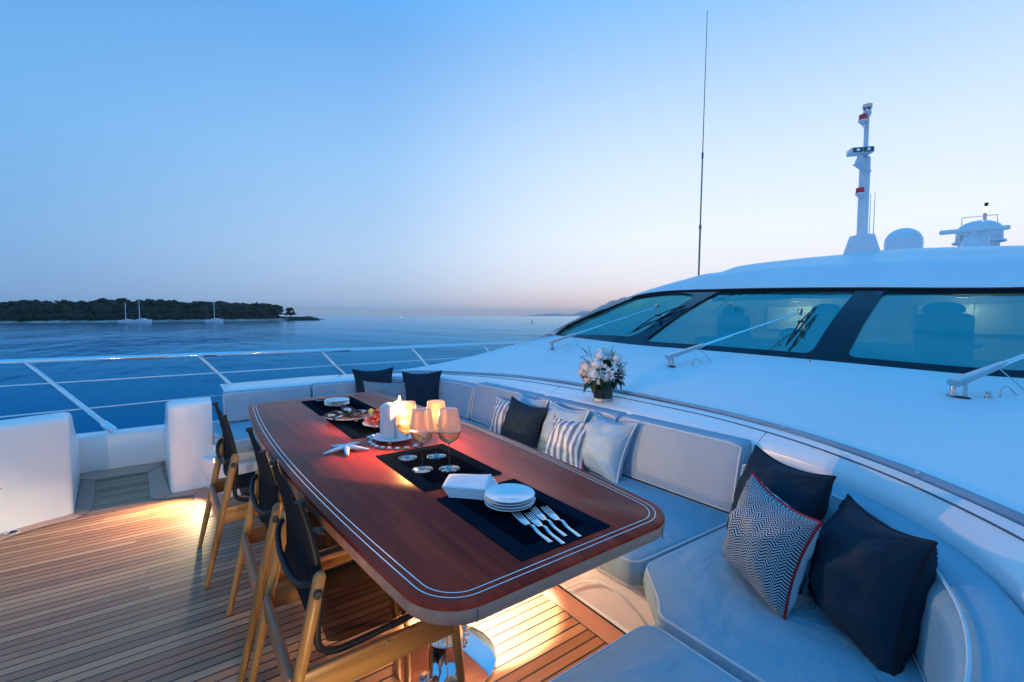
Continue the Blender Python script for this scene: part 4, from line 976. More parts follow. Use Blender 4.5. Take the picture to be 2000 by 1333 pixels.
# forks
def fork(px, label):
    T_, N_, E_ = [atZ(u, v, ZM+.006) for u, v in px]
    d = (E_-T_); Ln = d.length; a = math.atan2(d.y, d.x)
    o_ = empty('fork', (T_.x, T_.y, ZM), a, label, 'fork', 'steel forks on the near placemat')
    nx = (N_-T_).length; w = .022*Ln/.17
    def zf(x):
        t = x/Ln; t0 = nx/Ln
        if t < t0: return .004+.010*(1-t/t0)**1.5-.0*t
        return .004+.008*math.exp(-((t-t0-.10)/.09)**2)
    q = MB()
    # head and handle as one strip with changing width
    rows = []
    for i in range(31):
        x = nx*.55+(Ln-nx*.55)*i/30; s_ = (x-nx*.55)/(nx*.45)
        if s_ < 1: hw_ = w/2*math.sqrt(max(.02, 1-.72*s_**2.2))
        else: hw_ = w*.16+(w*.26-w*.16)*min(1, (x-nx)/(Ln-nx))
        rows.append((x, hw_))
    top = [[Vector((x, -hw_, zf(x)+.0016)), Vector((x, -hw_*.6, zf(x)+.0024)), Vector((x, hw_*.6, zf(x)+.0024)), Vector((x, hw_, zf(x)+.0016)), Vector((x, hw_, zf(x))), Vector((x, -hw_, zf(x)))] for x, hw_ in rows]
    q.rings(top); q.build('handle', M['cutlery'], o_, ang=40)
    q = MB()
    for k in range(4):
        y = (-1.5+k)*w*.27
        q.tube([(nx*.60, y, zf(nx*.6)+.0012), (nx*.3, y*1.03, zf(nx*.3)+.0012), (0, y*1.02, zf(0)+.0012)], [w*.085, w*.075, w*.03], 8, squash=.6)
    q.build('tines', M['cutlery'], o_)
fork([(1004.4, 1004), (1023, 1028), (1076, 1059)], 'leftmost of the four steel forks, nearest the plates')
fork([(1030, 1007), (1047, 1030), (1101, 1062)], 'steel fork second from the left, lying nearest the table edge')
fork([(1039, 996), (1055, 1018), (1105, 1047)], 'steel fork third from the left, its tines under its neighbour')
fork([(1062, 995), (1080, 1018), (1133, 1048)], 'rightmost of the four steel forks')

# napkins
npx = [(877.6, 927.4), (959.5, 927.4), (949.7, 958.5), (863, 951.4)]
for i in range(6):
    k = 5-i                                   # 0 = top
    zt = ZM+.036-k*.0062
    cs = [atZ(u+k*2.6, v+k*.4, ZM+.034) for u, v in npx]; cc = sum(cs, Vector())/4; cc.z = zt-.005
    e = empty('napkin', cc, 0, ('topmost folded white napkin with tiny grey stitching' if k == 0 else ['', 'second', 'third', 'fourth', 'fifth', 'lowest'][k]+' folded white napkin from the top of the fanned stack'), 'napkin', 'folded white napkins left of the near plates')
    q = MB(); rg = []
    def nap(s, t, dz):
        p = cs[0].lerp(cs[1], s).lerp(cs[3].lerp(cs[2], s), t); wv = .0022*math.sin(s*6+k*.4)*math.sin(t*3+.5)
        return Vector((p.x-cc.x, p.y-cc.y, dz+wv+.0015*math.sin(t*4)))
    n = 14
    def perim(ins, dz): 
        a, b_ = ins, 1-ins
        return [nap(a+(b_-a)*i_/n, a, dz) for i_ in range(n)]+[nap(b_, a+(b_-a)*i_/n, dz) for i_ in range(n)]+[nap(b_-(b_-a)*i_/n, b_, dz) for i_ in range(n)]+[nap(a, b_-(b_-a)*i_/n, dz) for i_ in range(n)]
    q.rings([perim(.02, 0), perim(0, .0015), perim(-.004, .0030), perim(0, .0048)], cap1=False)
    q.grid([[nap(a_/n, b_/n, .0048+.0008*(0 < a_ < n and 0 < b_ < n)) for a_ in range(n+1)] for b_ in range(n+1)]); q.build('cloth', M['napkin'], e, ang=70)
    if k == 0:
        q = MB()
        for j in range(17):
            if j in (5, 11): continue
            s = .10+.42*j/16; t = .42-.34*(j/16)**.8; p = nap(s, t, .0062); h_ = .0032*(1+.5*math.sin(j*2.3))
            q.tube([p+Vector((-.0012, -h_*.5, 0)), p+Vector((.0010, h_*.5, .0002)), p+Vector((.0016, -h_*.3, 0))], .0005, 5)
        q.build('stitching', M['stitch'], e)

# wine glasses
def wine_glass():
    e = empty('wine_glass', (0, 0, 0)); Wd = lambda pr: [(a*1.16, b_) if a > .006 else (a, b_) for a, b_ in pr]
    q = MB(); q.lathe(Wd([(.0385, .0005), (.0390, .0012), (.0375, .0020), (.018, .0036), (.0055, .0075), (.0034, .016)]), n=48); q.lathe([(.043, .0004), (.0001, .0004)], n=48); q.build('foot', M['clear'], e, ang=180)
    q = MB(); q.lathe([(.0034, .016), (.0029, .05), (.0029, .095), (.0040, .110)], n=16); q.build('stem', M['clear'], e, ang=180)
    pr = Wd([(.0040, .110), (.012, .1125), (.024, .121), (.0345, .134), (.0410, .151), (.0428, .163), (.0415, .185), (.0385, .213), (.0345, .243), (.0325, .256)])
    q = MB(); q.lathe([(p.x, p.y) for p in cr([(a, b_, 0) for a, b_ in pr[:7]], 22)][:17], n=48); q.build('lower_bowl', M['clear'], e, ang=180)
    fine = [(p.x, p.y) for p in cr([(a, b_, 0) for a, b_ in pr], 40)]
    q = MB(); q.lathe([p for p in fine if p[1] > .160]+[(.0318*1.16, .2563)], n=48); q.build('bowl', M['frost'], e, ang=180)
    wl = [(max(.0001, a-.0012), b_+.0008) for a, b_ in fine if b_ < .159]; wl[0] = (.0001, .1125)
    q = MB(); q.lathe(wl+[(.0001, wl[-1][1])], n=48); q.build('wine', M['wine'], e, ang=60)
    return e
wg = wine_glass()
glab = ['wine glass glowing from the candle flame behind it, leftmost of four', 'wine glass in front, between the glowing one and the pink one', 'wine glass farthest back and dimmest of the four', 'rosy frosted wine glass nearest the napkins, rightmost of four']
for i, (u, v) in enumerate([(795.5, 894.5), (825, 917), (852.5, 891.5), (877.5, 915.5)]):
    e = wg if i == 0 else copy_tree(wg); p = atZ(u, v, ZM); e.location = (p.x, p.y, ZM-.0005+(.0 if i else 0)); tag(e, glab[i], 'wine glass', 'frosted wine glasses')

# candles on a footed dish
dc = atZ(771, 851, .775)
dish = empty('candle_dish', (dc.x, dc.y, TT), 0, 'low white footed dish carrying the pillar candles', 'dish')
q = MB(); q.lathe([(.0001, .013), (.085, .013), (.103, .018), (.108, .024), (.105, .0255), (.088, .0215), (.0001, .0205)], n=64); q.build('plate', M['china'], dish, ang=60)
for a in range(3):
    an = 1.9+a*2*PI/3; q = MB(); q.lathe([(.0001, 0), (.009, .001), (.012, .007), (.012, .0155)], (.07*math.cos(an), .07*math.sin(an), 0), n=16); q.build('foot', M['china'], dish)
rt = Vector((_s, -_c, 0)); fw = Vector((_c, _s, 0)); UP = Vector((0, 0, 1))
def candle(off, r, h, label, lit, dent=0):
    p = Vector((dc.x, dc.y, TT+.0212))+off
    e = empty('pillar_candle', p, 0, label, 'candle', 'white pillar candles')
    q = MB(); prof = [(r*.97, 0), (r, .003), (r, h-.006), (r*.94, h)]
    if lit: prof += [(r*.86, h-.001), (r*.6, h-.012), (.0001, h-.016)]
    else: prof += [(r*.5, h+.003), (.0001, h+.003)]
    q.lathe(prof, n=40)
    if dent:  # leaning melted rim
        q.v = [(x, y, z+(dent*(-x*_s+y*_c)/r*.0 - dent*((x*_s-y*_c)/r)**2 if z > h-.02 else 0)) for x, y, z in q.v]
    q.build('wax', M['wax'], e, ang=60)
    q = MB(); q.tube([(0, 0, h-.016), (0, 0, h+.004)], .001, 6); q.build('wick', M['wick'], e)
    if lit:
        q = MB(); q.lathe([(.0001, h), (.0045, h+.005), (.0058, h+.011), (.0042, h+.020), (.0016, h+.029), (.0001, h+.034)], n=16); fo = q.build('flame', M['flame'], e)
        fo.visible_shadow = True
    return p+Vector((0, 0, h+.014))
c1_ = candle(-rt*.032-fw*.02, .037, .175, 'tall white pillar candle, leftmost on the footed dish, its rim sloping', False, .012)
f1 = candle(rt*.040+fw*.0, .034, .125, 'lit white pillar candle standing behind the glowing wine glass', True)
f2 = candle(rt*.012+fw*.060, .030, .168, 'lit white pillar candle at the back of the dish with a visible flame tip', True)
for i, (p, en) in enumerate(((f1, 28.0), (f2, 6.0))):
    l_ = bpy.data.lights.new('candle_light', 'POINT'); l_.energy = en; l_.color = (1, .48, .13); l_.shadow_soft_size = .012
    o_ = bpy.data.objects.new('candle_light', l_); COL.objects.link(o_); o_.location = p+Vector((0, 0, .004))

# shell bead garland
bd = [(727, 860), (723.4, 866), (729, 871), (735.7, 874.5), (747, 876.7), (760.5, 878), (776.8, 878.3), (794, 877), (811, 873.7), (822, 868.8)]
gpts = [atZ(u, v, TT) for u, v in bd]
gar = empty('bead_garland', (dc.x, dc.y, TT), 0, 'string of white shell beads curving round the front of the candle dish', 'garland')
g0 = Vector(gar.location)
ctr = g0
a0 = math.atan2(gpts[0].y-ctr.y, gpts[0].x-ctr.x)
more = [ctr+Vector((.150*math.cos(t), .150*math.sin(t), 0)) for t in [a0-.22*i for i in range(1, 14)]]
for p in gpts+more:
    q = MB(); q.ico(p-g0+Vector((0, 0, .0065)), .0125, 2, sc=(1, 1, .52)); q.build('bead', M['bead'], gar, ang=180)
q = MB(); q.tube([p-g0+Vector((0, 0, .004)) for p in list(reversed(more))+gpts], .0008, 5); q.build('thread', M['bead'], gar)

# starfish
sc_ = atZ(676.5, 875, TT+.012)
sf = MB()
for u, v in [(631, 886.5), (648, 871.5), (701, 864), (721, 878), (678.6, 890)]:
    e_ = atZ(u, v, TT+.007); d = e_-sc_
    sf.tube([Vector((0, 0, .002)), d*.18+Vector((0, 0, .006)), d*.5+Vector((0, 0, .004)), d*.82, d*.97+Vector((0, 0, -.001)), d], [.014, .0155, .0125, .0085, .006, .002], 12, squash=.72)
sf.ico((0, 0, .003), .019, 2, sc=(1, 1, .6))
so_ = sf.build('starfish', M['starfish'], None, ang=180); so_.location = (sc_.x, sc_.y, TT+.012); tag(so_, 'five armed dried white starfish lying on the bare wood left of the beads', 'starfish')

# platters of seafood
def platter(u, v, r, label):
    c = atZ(u, v, TT+.024); e = empty('platter', (c.x, c.y, ZM), 0, label, 'platter')
    q = MB(); q.lathe([(.0001, .014), (r*.8, .014), (r*.96, .019), (r, .025), (r*.975, .0265), (r*.82, .0205), (.0001, .020)], n=56); q.build('plate', M['china'], e, ang=60)
    for a in range(3):
        an = .6+a*2*PI/3; q = MB(); q.lathe([(.0001, 0), (.009, .001), (.013, .008), (.013, .0165)], (r*.66*math.cos(an), r*.66*math.sin(an), 0), n=14); q.build('foot', M['china'], e)
    return Vector((c.x, c.y, ZM+.0205))
pa = platter(684, 812, .145, 'wide white footed platter of oysters at the far side of the candles')
pb = platter(748, 826, .115, 'smaller white footed platter heaped with red prawns')
rnd = random.Random(5)
oy = empty('oyster', (0, 0, 0)); q = MB()
rows = []
for i in range(7):
    rr_ = .040*math.sin(PI/2*(i/6)); rows.append([Vector((rr_*math.cos(a)*1.15*(1+.12*math.sin(3*a+1)), rr_*math.sin(a)*.8*(1+.10*math.sin(5*a)), .014*(i/6)**2+.004*math.sin(7*a)*(i/6))) for a in [2*PI*j/22 for j in range(22)]])
q.grid(rows, closed=True); q.build('shell', M['shell'], oy, ang=180, solid=.003)
q = MB(); q.ico((0, 0, .009), .026, 2, sc=(1.1, .75, .25), amp=.5, fr=2); q.build('flesh', M['oyster'], oy, ang=180)
k = 0
for ring_, (rad, cnt, zz) in enumerate(((.095, 7, 0), (.045, 4, .010), (.0, 1, .026))):
    for j in range(cnt):
        if ring_ == 0 and j == 0: continue
        an = 2*PI*j/cnt+.35-.3*ring_
        e = oy if k == 0 else copy_tree(oy); k += 1
        e.location = pa+Vector((rad*math.cos(an)-.012, rad*math.sin(an)+.01, zz+.003)); e.rotation_euler = (rnd.uniform(-.3, .3), rnd.uniform(-.3, .3), an+rnd.uniform(-.5, .5))
        tag(e, 'open oyster on its dark shell among the oysters heaped on the wide platter', 'oyster', 'oysters on the wide platter')
q = MB()
for i in range(150):
    cx_ = .085*rnd.gauss(.75, .3); cy_ = -.03+.05*rnd.gauss(0, 1); a = rnd.uniform(0, PI); p = Vector((cx_, cy_-.02, rnd.uniform(.002, .012)))
    if p.xy.length > .125: continue
    d = Vector((math.cos(a), math.sin(a), rnd.uniform(-.2, .3)))*.014; q.tube([p-d, p+Vector((0, 0, .003)), p+d], .0011, 4)
for i in range(90):
    a = rnd.uniform(3.6, 5.2); p = Vector((.098*math.cos(a), .098*math.sin(a), rnd.uniform(.002, .007))); d = Vector((rnd.uniform(-1, 1), rnd.uniform(-1, 1), 0))*.012; q.tube([p-d, p+d], .0012, 4)
gn = q.build('garnish', M['garnish'], None); gn.location = pa; tag(gn, 'shredded orange garnish scattered round the oysters', 'garnish', kind='stuff')
# prawns
pr_ = empty('prawn', (0, 0, 0)); q = MB()
cv_ = [Vector((.030*math.cos(t), .030*math.sin(t), 0)) for t in [PI*1.15*i/12 for i in range(13)]]
q.tube(cv_, [.0085, .0105, .0115, .0115, .011, .0105, .010, .009, .008, .007, .006, .0045, .002], 10, squash=.85); q.build('body', M['shrimp'], pr_, ang=180)
q = MB(); q.tube([cv_[-1], cv_[-1]+Vector((-.004, -.010, .002))], [.003, .007], 6, squash=.25); q.build('tail', M['shrimp'], pr_)
q = MB()
for s in (-1, 1): q.tube([cv_[0], cv_[0]+Vector((.004, -.03, .01*s)), cv_[0]+Vector((-.01, -.065, .022*s))], .0006, 4)
for i in range(5): q.tube([cv_[1+i]*.8, cv_[1+i]*.45+Vector((0, 0, .003))], .0011, 4)
q.build('feeler', M['shrimp'], pr_)
k = 0
for lay, (rad, cnt, zz) in enumerate(((.062, 9, .010), (.042, 7, .026), (.022, 5, .042), (.008, 2, .058))):
    for j in range(cnt):
        an = 2*PI*j/cnt+lay*.4; e = pr_ if k == 0 else copy_tree(pr_); k += 1
        e.location = pb+Vector((rad*math.cos(an)-.012, rad*math.sin(an), zz)); e.rotation_euler = (rnd.uniform(-1.1, 1.1), rnd.uniform(-.9, .9), rnd.uniform(0, 6.3))
        tag(e, 'cooked red prawn curled in the heap on the smaller platter', 'prawn', 'prawns heaped on the smaller platter')
lm = MB(); lm.lathe([(.0001, -.002), (.017, 0), (.019, .003), (.017, .006), (.0001, .008)], n=24, T=Matrix.Rotation(1.2, 4, 'X'))
lo_ = lm.build('lemon_slice', M['lemon'], None); lo_.location = atZ(725, 804, TT+.06); lo_.location.z = ZM+.05; lo_.location = atZ(725, 804, ZM+.045); tag(lo_, 'yellow green lemon slice tucked between the oysters and the prawns', 'lemon')

# ================================================================== VASE OF FLOWERS
vb = cast(BV_ledge, 1177.5, 783); vase = empty('vase', vb, 0, 'round dark leaf lined glass vase standing on the white ledge', 'vase')
rv = .069; hv = .150
q = MB(); q.lathe([(.0001, .001), (rv-.002, .001), (rv, .004), (rv, hv), (rv-.003, hv+.001), (rv-.004, hv)], n=48); q.build('glass', M['clear'], vase, ang=60)
q = MB(); q.lathe([(.0001, .022), (rv-.006, .022), (rv-.0045, .03), (rv-.0045, hv-.01), (rv-.008, hv-.008)], n=48); q.build('leaf_lining', M['leafdark'], vase, ang=60)
q = MB(); q.lathe([(.0001, .0225), (rv-.004, .0225), (rv-.004, .0015), (.0001, .0015)], n=48); q.build('glass_foot', mat('thick glass base', (.75, .85, .95), rough=.1, coat=.5), vase, ang=40)
bq = empty('bouquet', vb+Vector((0, 0, hv)), 0, 'round bouquet of white roses, small white blossoms and dark leaves in the vase', 'bouquet')
sc1 = (vb-Vector((0, 0, H))).dot(fw)/F      # metres per photo pixel at the vase
def off(u, v, dp): return rt*((u-1177.5)*sc1)+UP*((745-v)*sc1)-fw*dp
def rose(c, r, seed, tight=True):
    rn = random.Random(seed); q = MB(); ax = (Vector(c)+Vector((0, 0, .05))).normalized()*.6-fw*.7; ax.normalize()
    Q = ax.to_track_quat('Z', 'Y').to_matrix().to_4x4()
    q.ico(c, r*.82, 2, amp=.15, fr=2)
    for lay, (n, rad, op) in enumerate(((3, .34, .12), (4, .55, .35), (5, .78, .65), (6, 1.0, 1.05))):
        for j in range(n):
            an = 2*PI*j/n+lay*.8+rn.uniform(-.2, .2); rows = []
            for i in range(6):
                t = i/5; row = []
                for m_ in range(7):
                    s = (m_/6-.5); wd = 1.9/n*2*(.55+.6*t)*PI/2.2
                    aa = an+s*wd; rr_ = r*rad*(.55+.5*math.sin(t*1.5))+r*op*.22*t**3; zz = r*(-.55+1.35*t*(1-.38*op)-.25*abs(s)**2*4*t)
                    row.append(Q @ Vector((rr_*math.cos(aa), rr_*math.sin(aa), zz))+Vector(c))
                rows.append(row)
            q.grid(rows)
    return q.build('rose', M['rose'], bq, ang=180)
for i, (u, v, dp, r) in enumerate([(1169, 697, .03, .036), (1160, 713, .07, .036), (1155, 731, .09, .037), (1142, 719, .03, .036), (1139, 730, .0, .034), (1145, 742, .03, .030), (1200, 702, .03, .036), (1186, 692, -.03, .034), (1214, 728, -.02, .032), (1190, 712, -.05, .034), (1210, 715, -.07, .030)]):
    rose(off(u, v, dp), r, i)
q = MB()
rn = random.Random(3)
for (u, v) in [(1175, 716), (1191, 711), (1194, 720), (1170, 728), (1179, 733), (1186, 737), (1176, 741), (1163, 746), (1188, 728), (1181, 723), (1168, 736)]:
    c = off(u, v, .085+rn.uniform(0, .02)); ax = (Vector(c)-fw*.25+Vector((0, 0, .02))).normalized(); Q = ax.to_track_quat('Z', 'Y').to_matrix()
    for j in range(6):
        an = j*PI/3+rn.uniform(-.2, .2); d = Vector((math.cos(an), math.sin(an), .35)); sd_ = Vector((-math.sin(an), math.cos(an), 0)); L_ = .021
        q.add([c, c+Q @ (d*L_*.55+sd_*.0045), c+Q @ (d*L_), c+Q @ (d*L_*.55-sd_*.0045)], [(0, 1, 2, 3)])
q.build('blossom', M['rose'], bq, smooth=False)
q = MB()
def leaf(q, c, d, L_, w, up=UP):
    d = d.normalized(); s = d.cross(up).normalized(); n_2 = s.cross(d); rows = []
    for i in range(7):
        t = i/6; ww = w*math.sin(PI*min(1, t*1.02))**.8*(1-.2*t); p = c+d*L_*t-up*(.25*L_*t*t)
        rows.append([p-s*ww+n_2*ww*.25, p, p+s*ww+n_2*ww*.25])
    q.grid(rows)
for (u, v, dp, du, dv, L_, w) in [(1146, 746, .06, -12, -20, .055, .018), (1156, 746, .06, -2, -16, .05, .015), (1203, 722, .06, 4, 10, .05, .014), (1196, 726, .08, 12, -2, .06, .016), (1200, 735, .07, 10, -10, .06, .016), (1152, 698, .02, -18, 2, .06, .006), (1150, 706, .03, -22, -4, .075, .005), (1160, 694, .0, 12, 3, .06, .006), (1192, 700, .03, 6, 16, .05, .012), (1205, 712, .02, 12, 3, .05, .010), (1140, 722, .05, -10, -10, .05, .004), (1204, 742, .05, 3, -14, .05, .010), (1176, 742, .08, 2, -8, .05, .012), (1190, 745, .07, 4, -6, .04, .012)]:
    leaf(q, off(u, v, dp+.02), rt*du+UP*dv*1.0-fw*3, L_*1.35, w*1.5)
for i in range(170):
    a = rn.uniform(0, 2*PI); e_ = rn.uniform(-.45, 1.2); d = Vector((math.cos(a)*math.cos(e_), math.sin(a)*math.cos(e_), math.sin(e_))); leaf(q, d*rn.uniform(.05, .10)+Vector((0, 0, .03)), d+Vector((rn.uniform(-.4, .4), rn.uniform(-.4, .4), rn.uniform(-.4, .4))), rn.uniform(.05, .085), rn.uniform(.010, .022))
q.build('foliage', M['leaf'], bq, ang=180)
q = MB()
for i in range(46):
    a = rn.uniform(0, 2*PI); e_ = rn.uniform(-.5, .35); d = Vector((math.cos(a)*math.cos(e_), math.sin(a)*math.cos(e_), math.sin(e_))); leaf(q, d*.075+Vector((0, 0, .012)), d, rn.uniform(.045, .07), rn.uniform(.016, .024))
q.build('leaves', M['leaf'], bq, ang=180); q = MB()
for (u0, v0, u1, v1) in [(1155, 706, 1147, 679), (1190, 706, 1195, 679), (1150, 712, 1132, 700), (1206, 728, 1223, 712), (1152, 700, 1133, 681)]:
    a, b_ = off(u0, v0, .02), off(u1, v1, .02); q.tube([a, b_], [.0015, .0008], 5)
    for i in range(26):
        t = .25+.75*i/25; an = i*2.4; p = a.lerp(b_, t); d = (b_-a).normalized(); o_ = d.orthogonal().normalized(); o_.rotate(Matrix.Rotation(an, 3, d)); leaf(q, p, o_+d*.9, .012*(1.25-t*.6), .0028)
q.build('sprig', M['leaf'], bq, ang=180)
for (cu, cv2, n) in [(1207, 737, 34), (1136, 739, 18), (1172, 735, 12)]:
    q = MB()
    for i in range(n):
        q.ico(off(cu+rn.gauss(0, 4), cv2+rn.gauss(0, 3), .06+rn.uniform(-.02, .02)), rn.uniform(.003, .006), 1, amp=.4, fr=3)
    q.build('bud_cluster', M['brown'], bq, ang=180)
q = MB()
for i in range(40): q.ico(off(1184+rn.gauss(0, 1.6), 744+i*.32, .088), .0026, 1)
for i in range(26): q.ico(off(1134+i*.45+rn.gauss(0, 1), 681+i*.6, .0), .0022, 1)
q.build('seed_head', M['seedh'], bq, ang=180)
# ================================================================== WIPERS AND FITTINGS
def wiper(base, armend, blade, label, sc=1.0):
    """base, armend: world points; blade: (start, end) world points on the glass"""
    e = empty('windscreen_wiper', base, 0, label, 'wiper', 'long windscreen wipers')
    o = Vector(base); A = Vector(armend)-o
    n = Vector((-.12, 0, 1)).normalized(); d = Vector((A.x, A.y, 0)).normalized(); sd_ = Vector((-d.y, d.x, 0))
    q = MB(); q.rings([[p+n*h for p in [o*0+sd_*(.055*sc*math.cos(t))+d*(.022*sc*math.sin(t)) for t in [2*PI*i/24 for i in range(24)]]] for h in (-.003, .005)]); q.build('base_plate', M['black'], e, ang=40)
    h1 = .085*sc
    q = MB(); q.tube([sd_*.028*sc, sd_*.028*sc+n*.012, sd_*.028*sc+n*.02, sd_*.024*sc+n*h1], [.019*sc, .018*sc, .012*sc, .011*sc], 14); q.tube([-sd_*.030*sc, -sd_*.030*sc+n*h1], .008*sc, 12); q.build('pivot_post', M['brushed'], e, ang=50)
    t0 = n*h1; v1 = (A-t0); 
    a_ = v1.normalized(); rgt = a_.cross(n).normalized(); upv = rgt.cross(a_).normalized()
    def bar(p0, p1, w0, h0, w1, hh1, nm, mm):
        q = MB(); rg = []
        for p, w, h in ((p0, w0, h0), (p1, w1, hh1)): rg.append([p+rgt*x*w/2+upv*y*h/2 for x, y in ((-1, -.6), (-.7, -1), (.7, -1), (1, -.6), (1, .6), (.7, 1), (-.7, 1), (-1, .6))])
        q.rings(rg); return q.build(nm, mm, e, ang=30)
    bar(t0-a_*.035*sc, t0+a_*.03*sc, .060*sc, .036*sc, .062*sc, .036*sc, 'arm_head', M['brushed'])
    L_ = v1.length; k1 = min(.30*sc, L_*.3)
    bar(t0+a_*.02*sc, t0+a_*k1, .058*sc, .034*sc, .032*sc, .024*sc, 'arm_channel', M['brushed'])
    q = MB()
    for s in (-1, 1): q.tube([t0+a_*k1*.85+rgt*s*.012*sc, A+rgt*s*.008*sc], [.0065*sc, .0045*sc], 8)
    q.build('arm_rod', M['steel'], e)
    q = MB(); q.tube([A-upv*.03, A+upv*.03], .011*sc, 10); q.box(A+upv*.012-Vector((0, 0, 0)), (.05*sc, .03*sc, .03*sc), bev=.004); q.build('blade_clip', M['brushed'], e)
    if blade:
        b0, b1 = Vector(blade[0])-o, Vector(blade[1])-o; m = (b0+b1)/2; bd_ = (b1-b0).normalized(); w_ = Vector((-.5, 0, .86)); L2 = (b1-b0).length
        q = MB(); q.tube([b0+w_*.008, b0.lerp(m, .5)+w_*.006, m+w_*.006, m.lerp(b1, .5)+w_*.006, b1+w_*.008], [.004, .007, .007, .007, .004], 8); q.build('blade', M['black'], e)
        q = MB()
        for s, f_ in ((-1, .48), (1, .48)):
            q.tube(cr([m+bd_*s*L2*f_+w_*.012, m+bd_*s*L2*.3+w_*.035, m+w_*.055+bd_*s*.02], 12), .0055, 8)
            q.tube(cr([m+bd_*s*L2*.42+w_*.012, m+bd_*s*L2*.30+w_*.03, m+bd_*s*L2*.14+w_*.012], 8), .0045, 8)
        q.box(m+w_*.05, (.06, .03, .02), bev=.004); q.build('blade_frame', M['black'], e)
    # washer hose
    hb = d*.13*sc+sd_*(-.09*sc)
    q = MB(); q.tube(cr([hb, hb+n*.05*sc+d*.01, hb+n*.065*sc+d*.05*sc, hb+n*.02*sc+d*.11*sc, hb+n*.03*sc+d*.17*sc, t0+a_*.26*sc-upv*.01], 30), .0032*sc, 7); q.lathe([(.011*sc, 0), (.009*sc, .008), (.005*sc, .014), (.0001, .016)], hb, n=12); q.build('washer_hose', M['brushed'], e)
    return e
wb = [cast(BV_coach, 1079, 682), cast(BV_coach, 1311, 716), cast(BV_coach, 1872, 776)]
we = [cast(BV_ws, 1287, 609, .06), cast(BV_ws, 1565, 622, .06)]
bl = [(cast(BV_ws, 1236, 651, .01), cast(BV_ws, 1341, 600, .01)), (cast(BV_ws, 1536, 679, .01), cast(BV_ws, 1596, 604, .01))]
print('WIPER', wb, we, bl)
wiper(wb[0], we[0], bl[0], 'leftmost wiper, farthest from the camera, its black blade on the left window')
wiper(wb[1], we[1], bl[1], 'middle wiper with its blade beside the wide dark window pillar')
w3 = wb[2]+(we[1]-wb[1])*1.0; bl3 = (bl[1][0]+(wb[2]-wb[1]), bl[1][1]+(wb[2]-wb[1]))
wiper(wb[2], w3, bl3, 'rightmost wiper whose arm runs out of the photo')
for (u, v, s, nm_, lb) in [(1930, 778, 1.0, 'deck_button', 'small round steel button right of the rightmost wiper foot'), (1213, 677, .5, 'deck_button', 'tiny dark button below the left window, left of the middle wiper'), (1581, 708, .6, 'deck_button', 'tiny dark button below the wide dark window pillar'), (1064, 655.5, .5, 'deck_button', 'tiny dark button on the far shoulder of the foredeck')]:
    p = cast(BV_coach, u, v)
    if p is None: continue
    q = MB(); q.lathe([(.016*s, -.002), (.016*s, .008*s), (.010*s, .010*s), (.010*s, .022*s), (.013*s, .025*s), (.010*s, .032*s), (.0001, .033*s)], n=16); o = q.build(nm_, M['brushed'], None); o.location = p; tag(o, lb, 'button')
rn = random.Random(21); q = MB()
for (cu, cv2, su, sv, n) in [(1875, 980, 45, 30, 16), (1700, 905, 35, 10, 10), (1470, 800, 50, 12, 10), (1940, 900, 50, 60, 10), (1750, 800, 80, 25, 8), (1400, 770, 40, 10, 14), (1560, 760, 90, 30, 6)]:
    for i in range(n):
        p = cast(BV_coach, cu+rn.gauss(0, su), cv2+rn.gauss(0, sv))
        if p is not None and p.x < 3.75: q.ico(p, rn.uniform(.0012, .0038), 1, sc=(1, 1.2, .3), amp=.3)
M['drop'] = mat('water drops', (.58, .66, .74), rough=.05, spec=.8)
o = q.build('water_drops', M['drop'], None, ang=180); tag(o, 'scattered drops of water on the white foredeck', 'water drops', kind='stuff')
# ================================================================== MAST, ANTENNAS, DOMES
mb = atX(1682, 499, 6.55); zr = mb.z-.03
mast = empty('signal_mast', (mb.x, mb.y, zr), 0, 'white signal mast with red lamps and a twin floodlight on the wheelhouse roof', 'mast')
sm = (mb-Vector((0, 0, H))).dot(fw)/F
def mz(v): return (617-v)*sm+H-zr
vd = Vector((-mb.x, -mb.y, 0)).normalized(); vr = Vector((-vd.y, vd.x, 0))
qd = lambda w, z, dd=0: [rt*(x*w)+fw*(y*w*1.25-dd)+UP*z for x, y in ((-1, -1), (1, -1), (1, 1), (-1, 1))]
q = MB(); q.rings([qd(.125, -.1), qd(.125, .0), qd(.078, mz(463)), qd(.070, mz(461.5))]); q.build('pedestal', M['gel'], mast, ang=20)
q = MB(); q.lathe([(.054, mz(464)), (.053, mz(318)), (.049, mz(315)), (.03, mz(313))], n=32); q.build('column', M['gel'], mast, ang=50)
q = MB(); q.lathe([(.024, mz(314)), (.023, mz(240)), (.03, mz(238)), (.044, mz(233)), (.036, mz(227)), (.046, mz(222)), (.046, mz(217)), (.0001, mz(216))], n=24); q.build('top_pole', M['gel'], mast, ang=50)
q = MB(); q.lathe([(.036, mz(227)), (.048, mz(222.5)), (.048, mz(216.5)), (.0001, mz(216))], n=24); q.build('horn', M['brushed'], mast, ang=50)
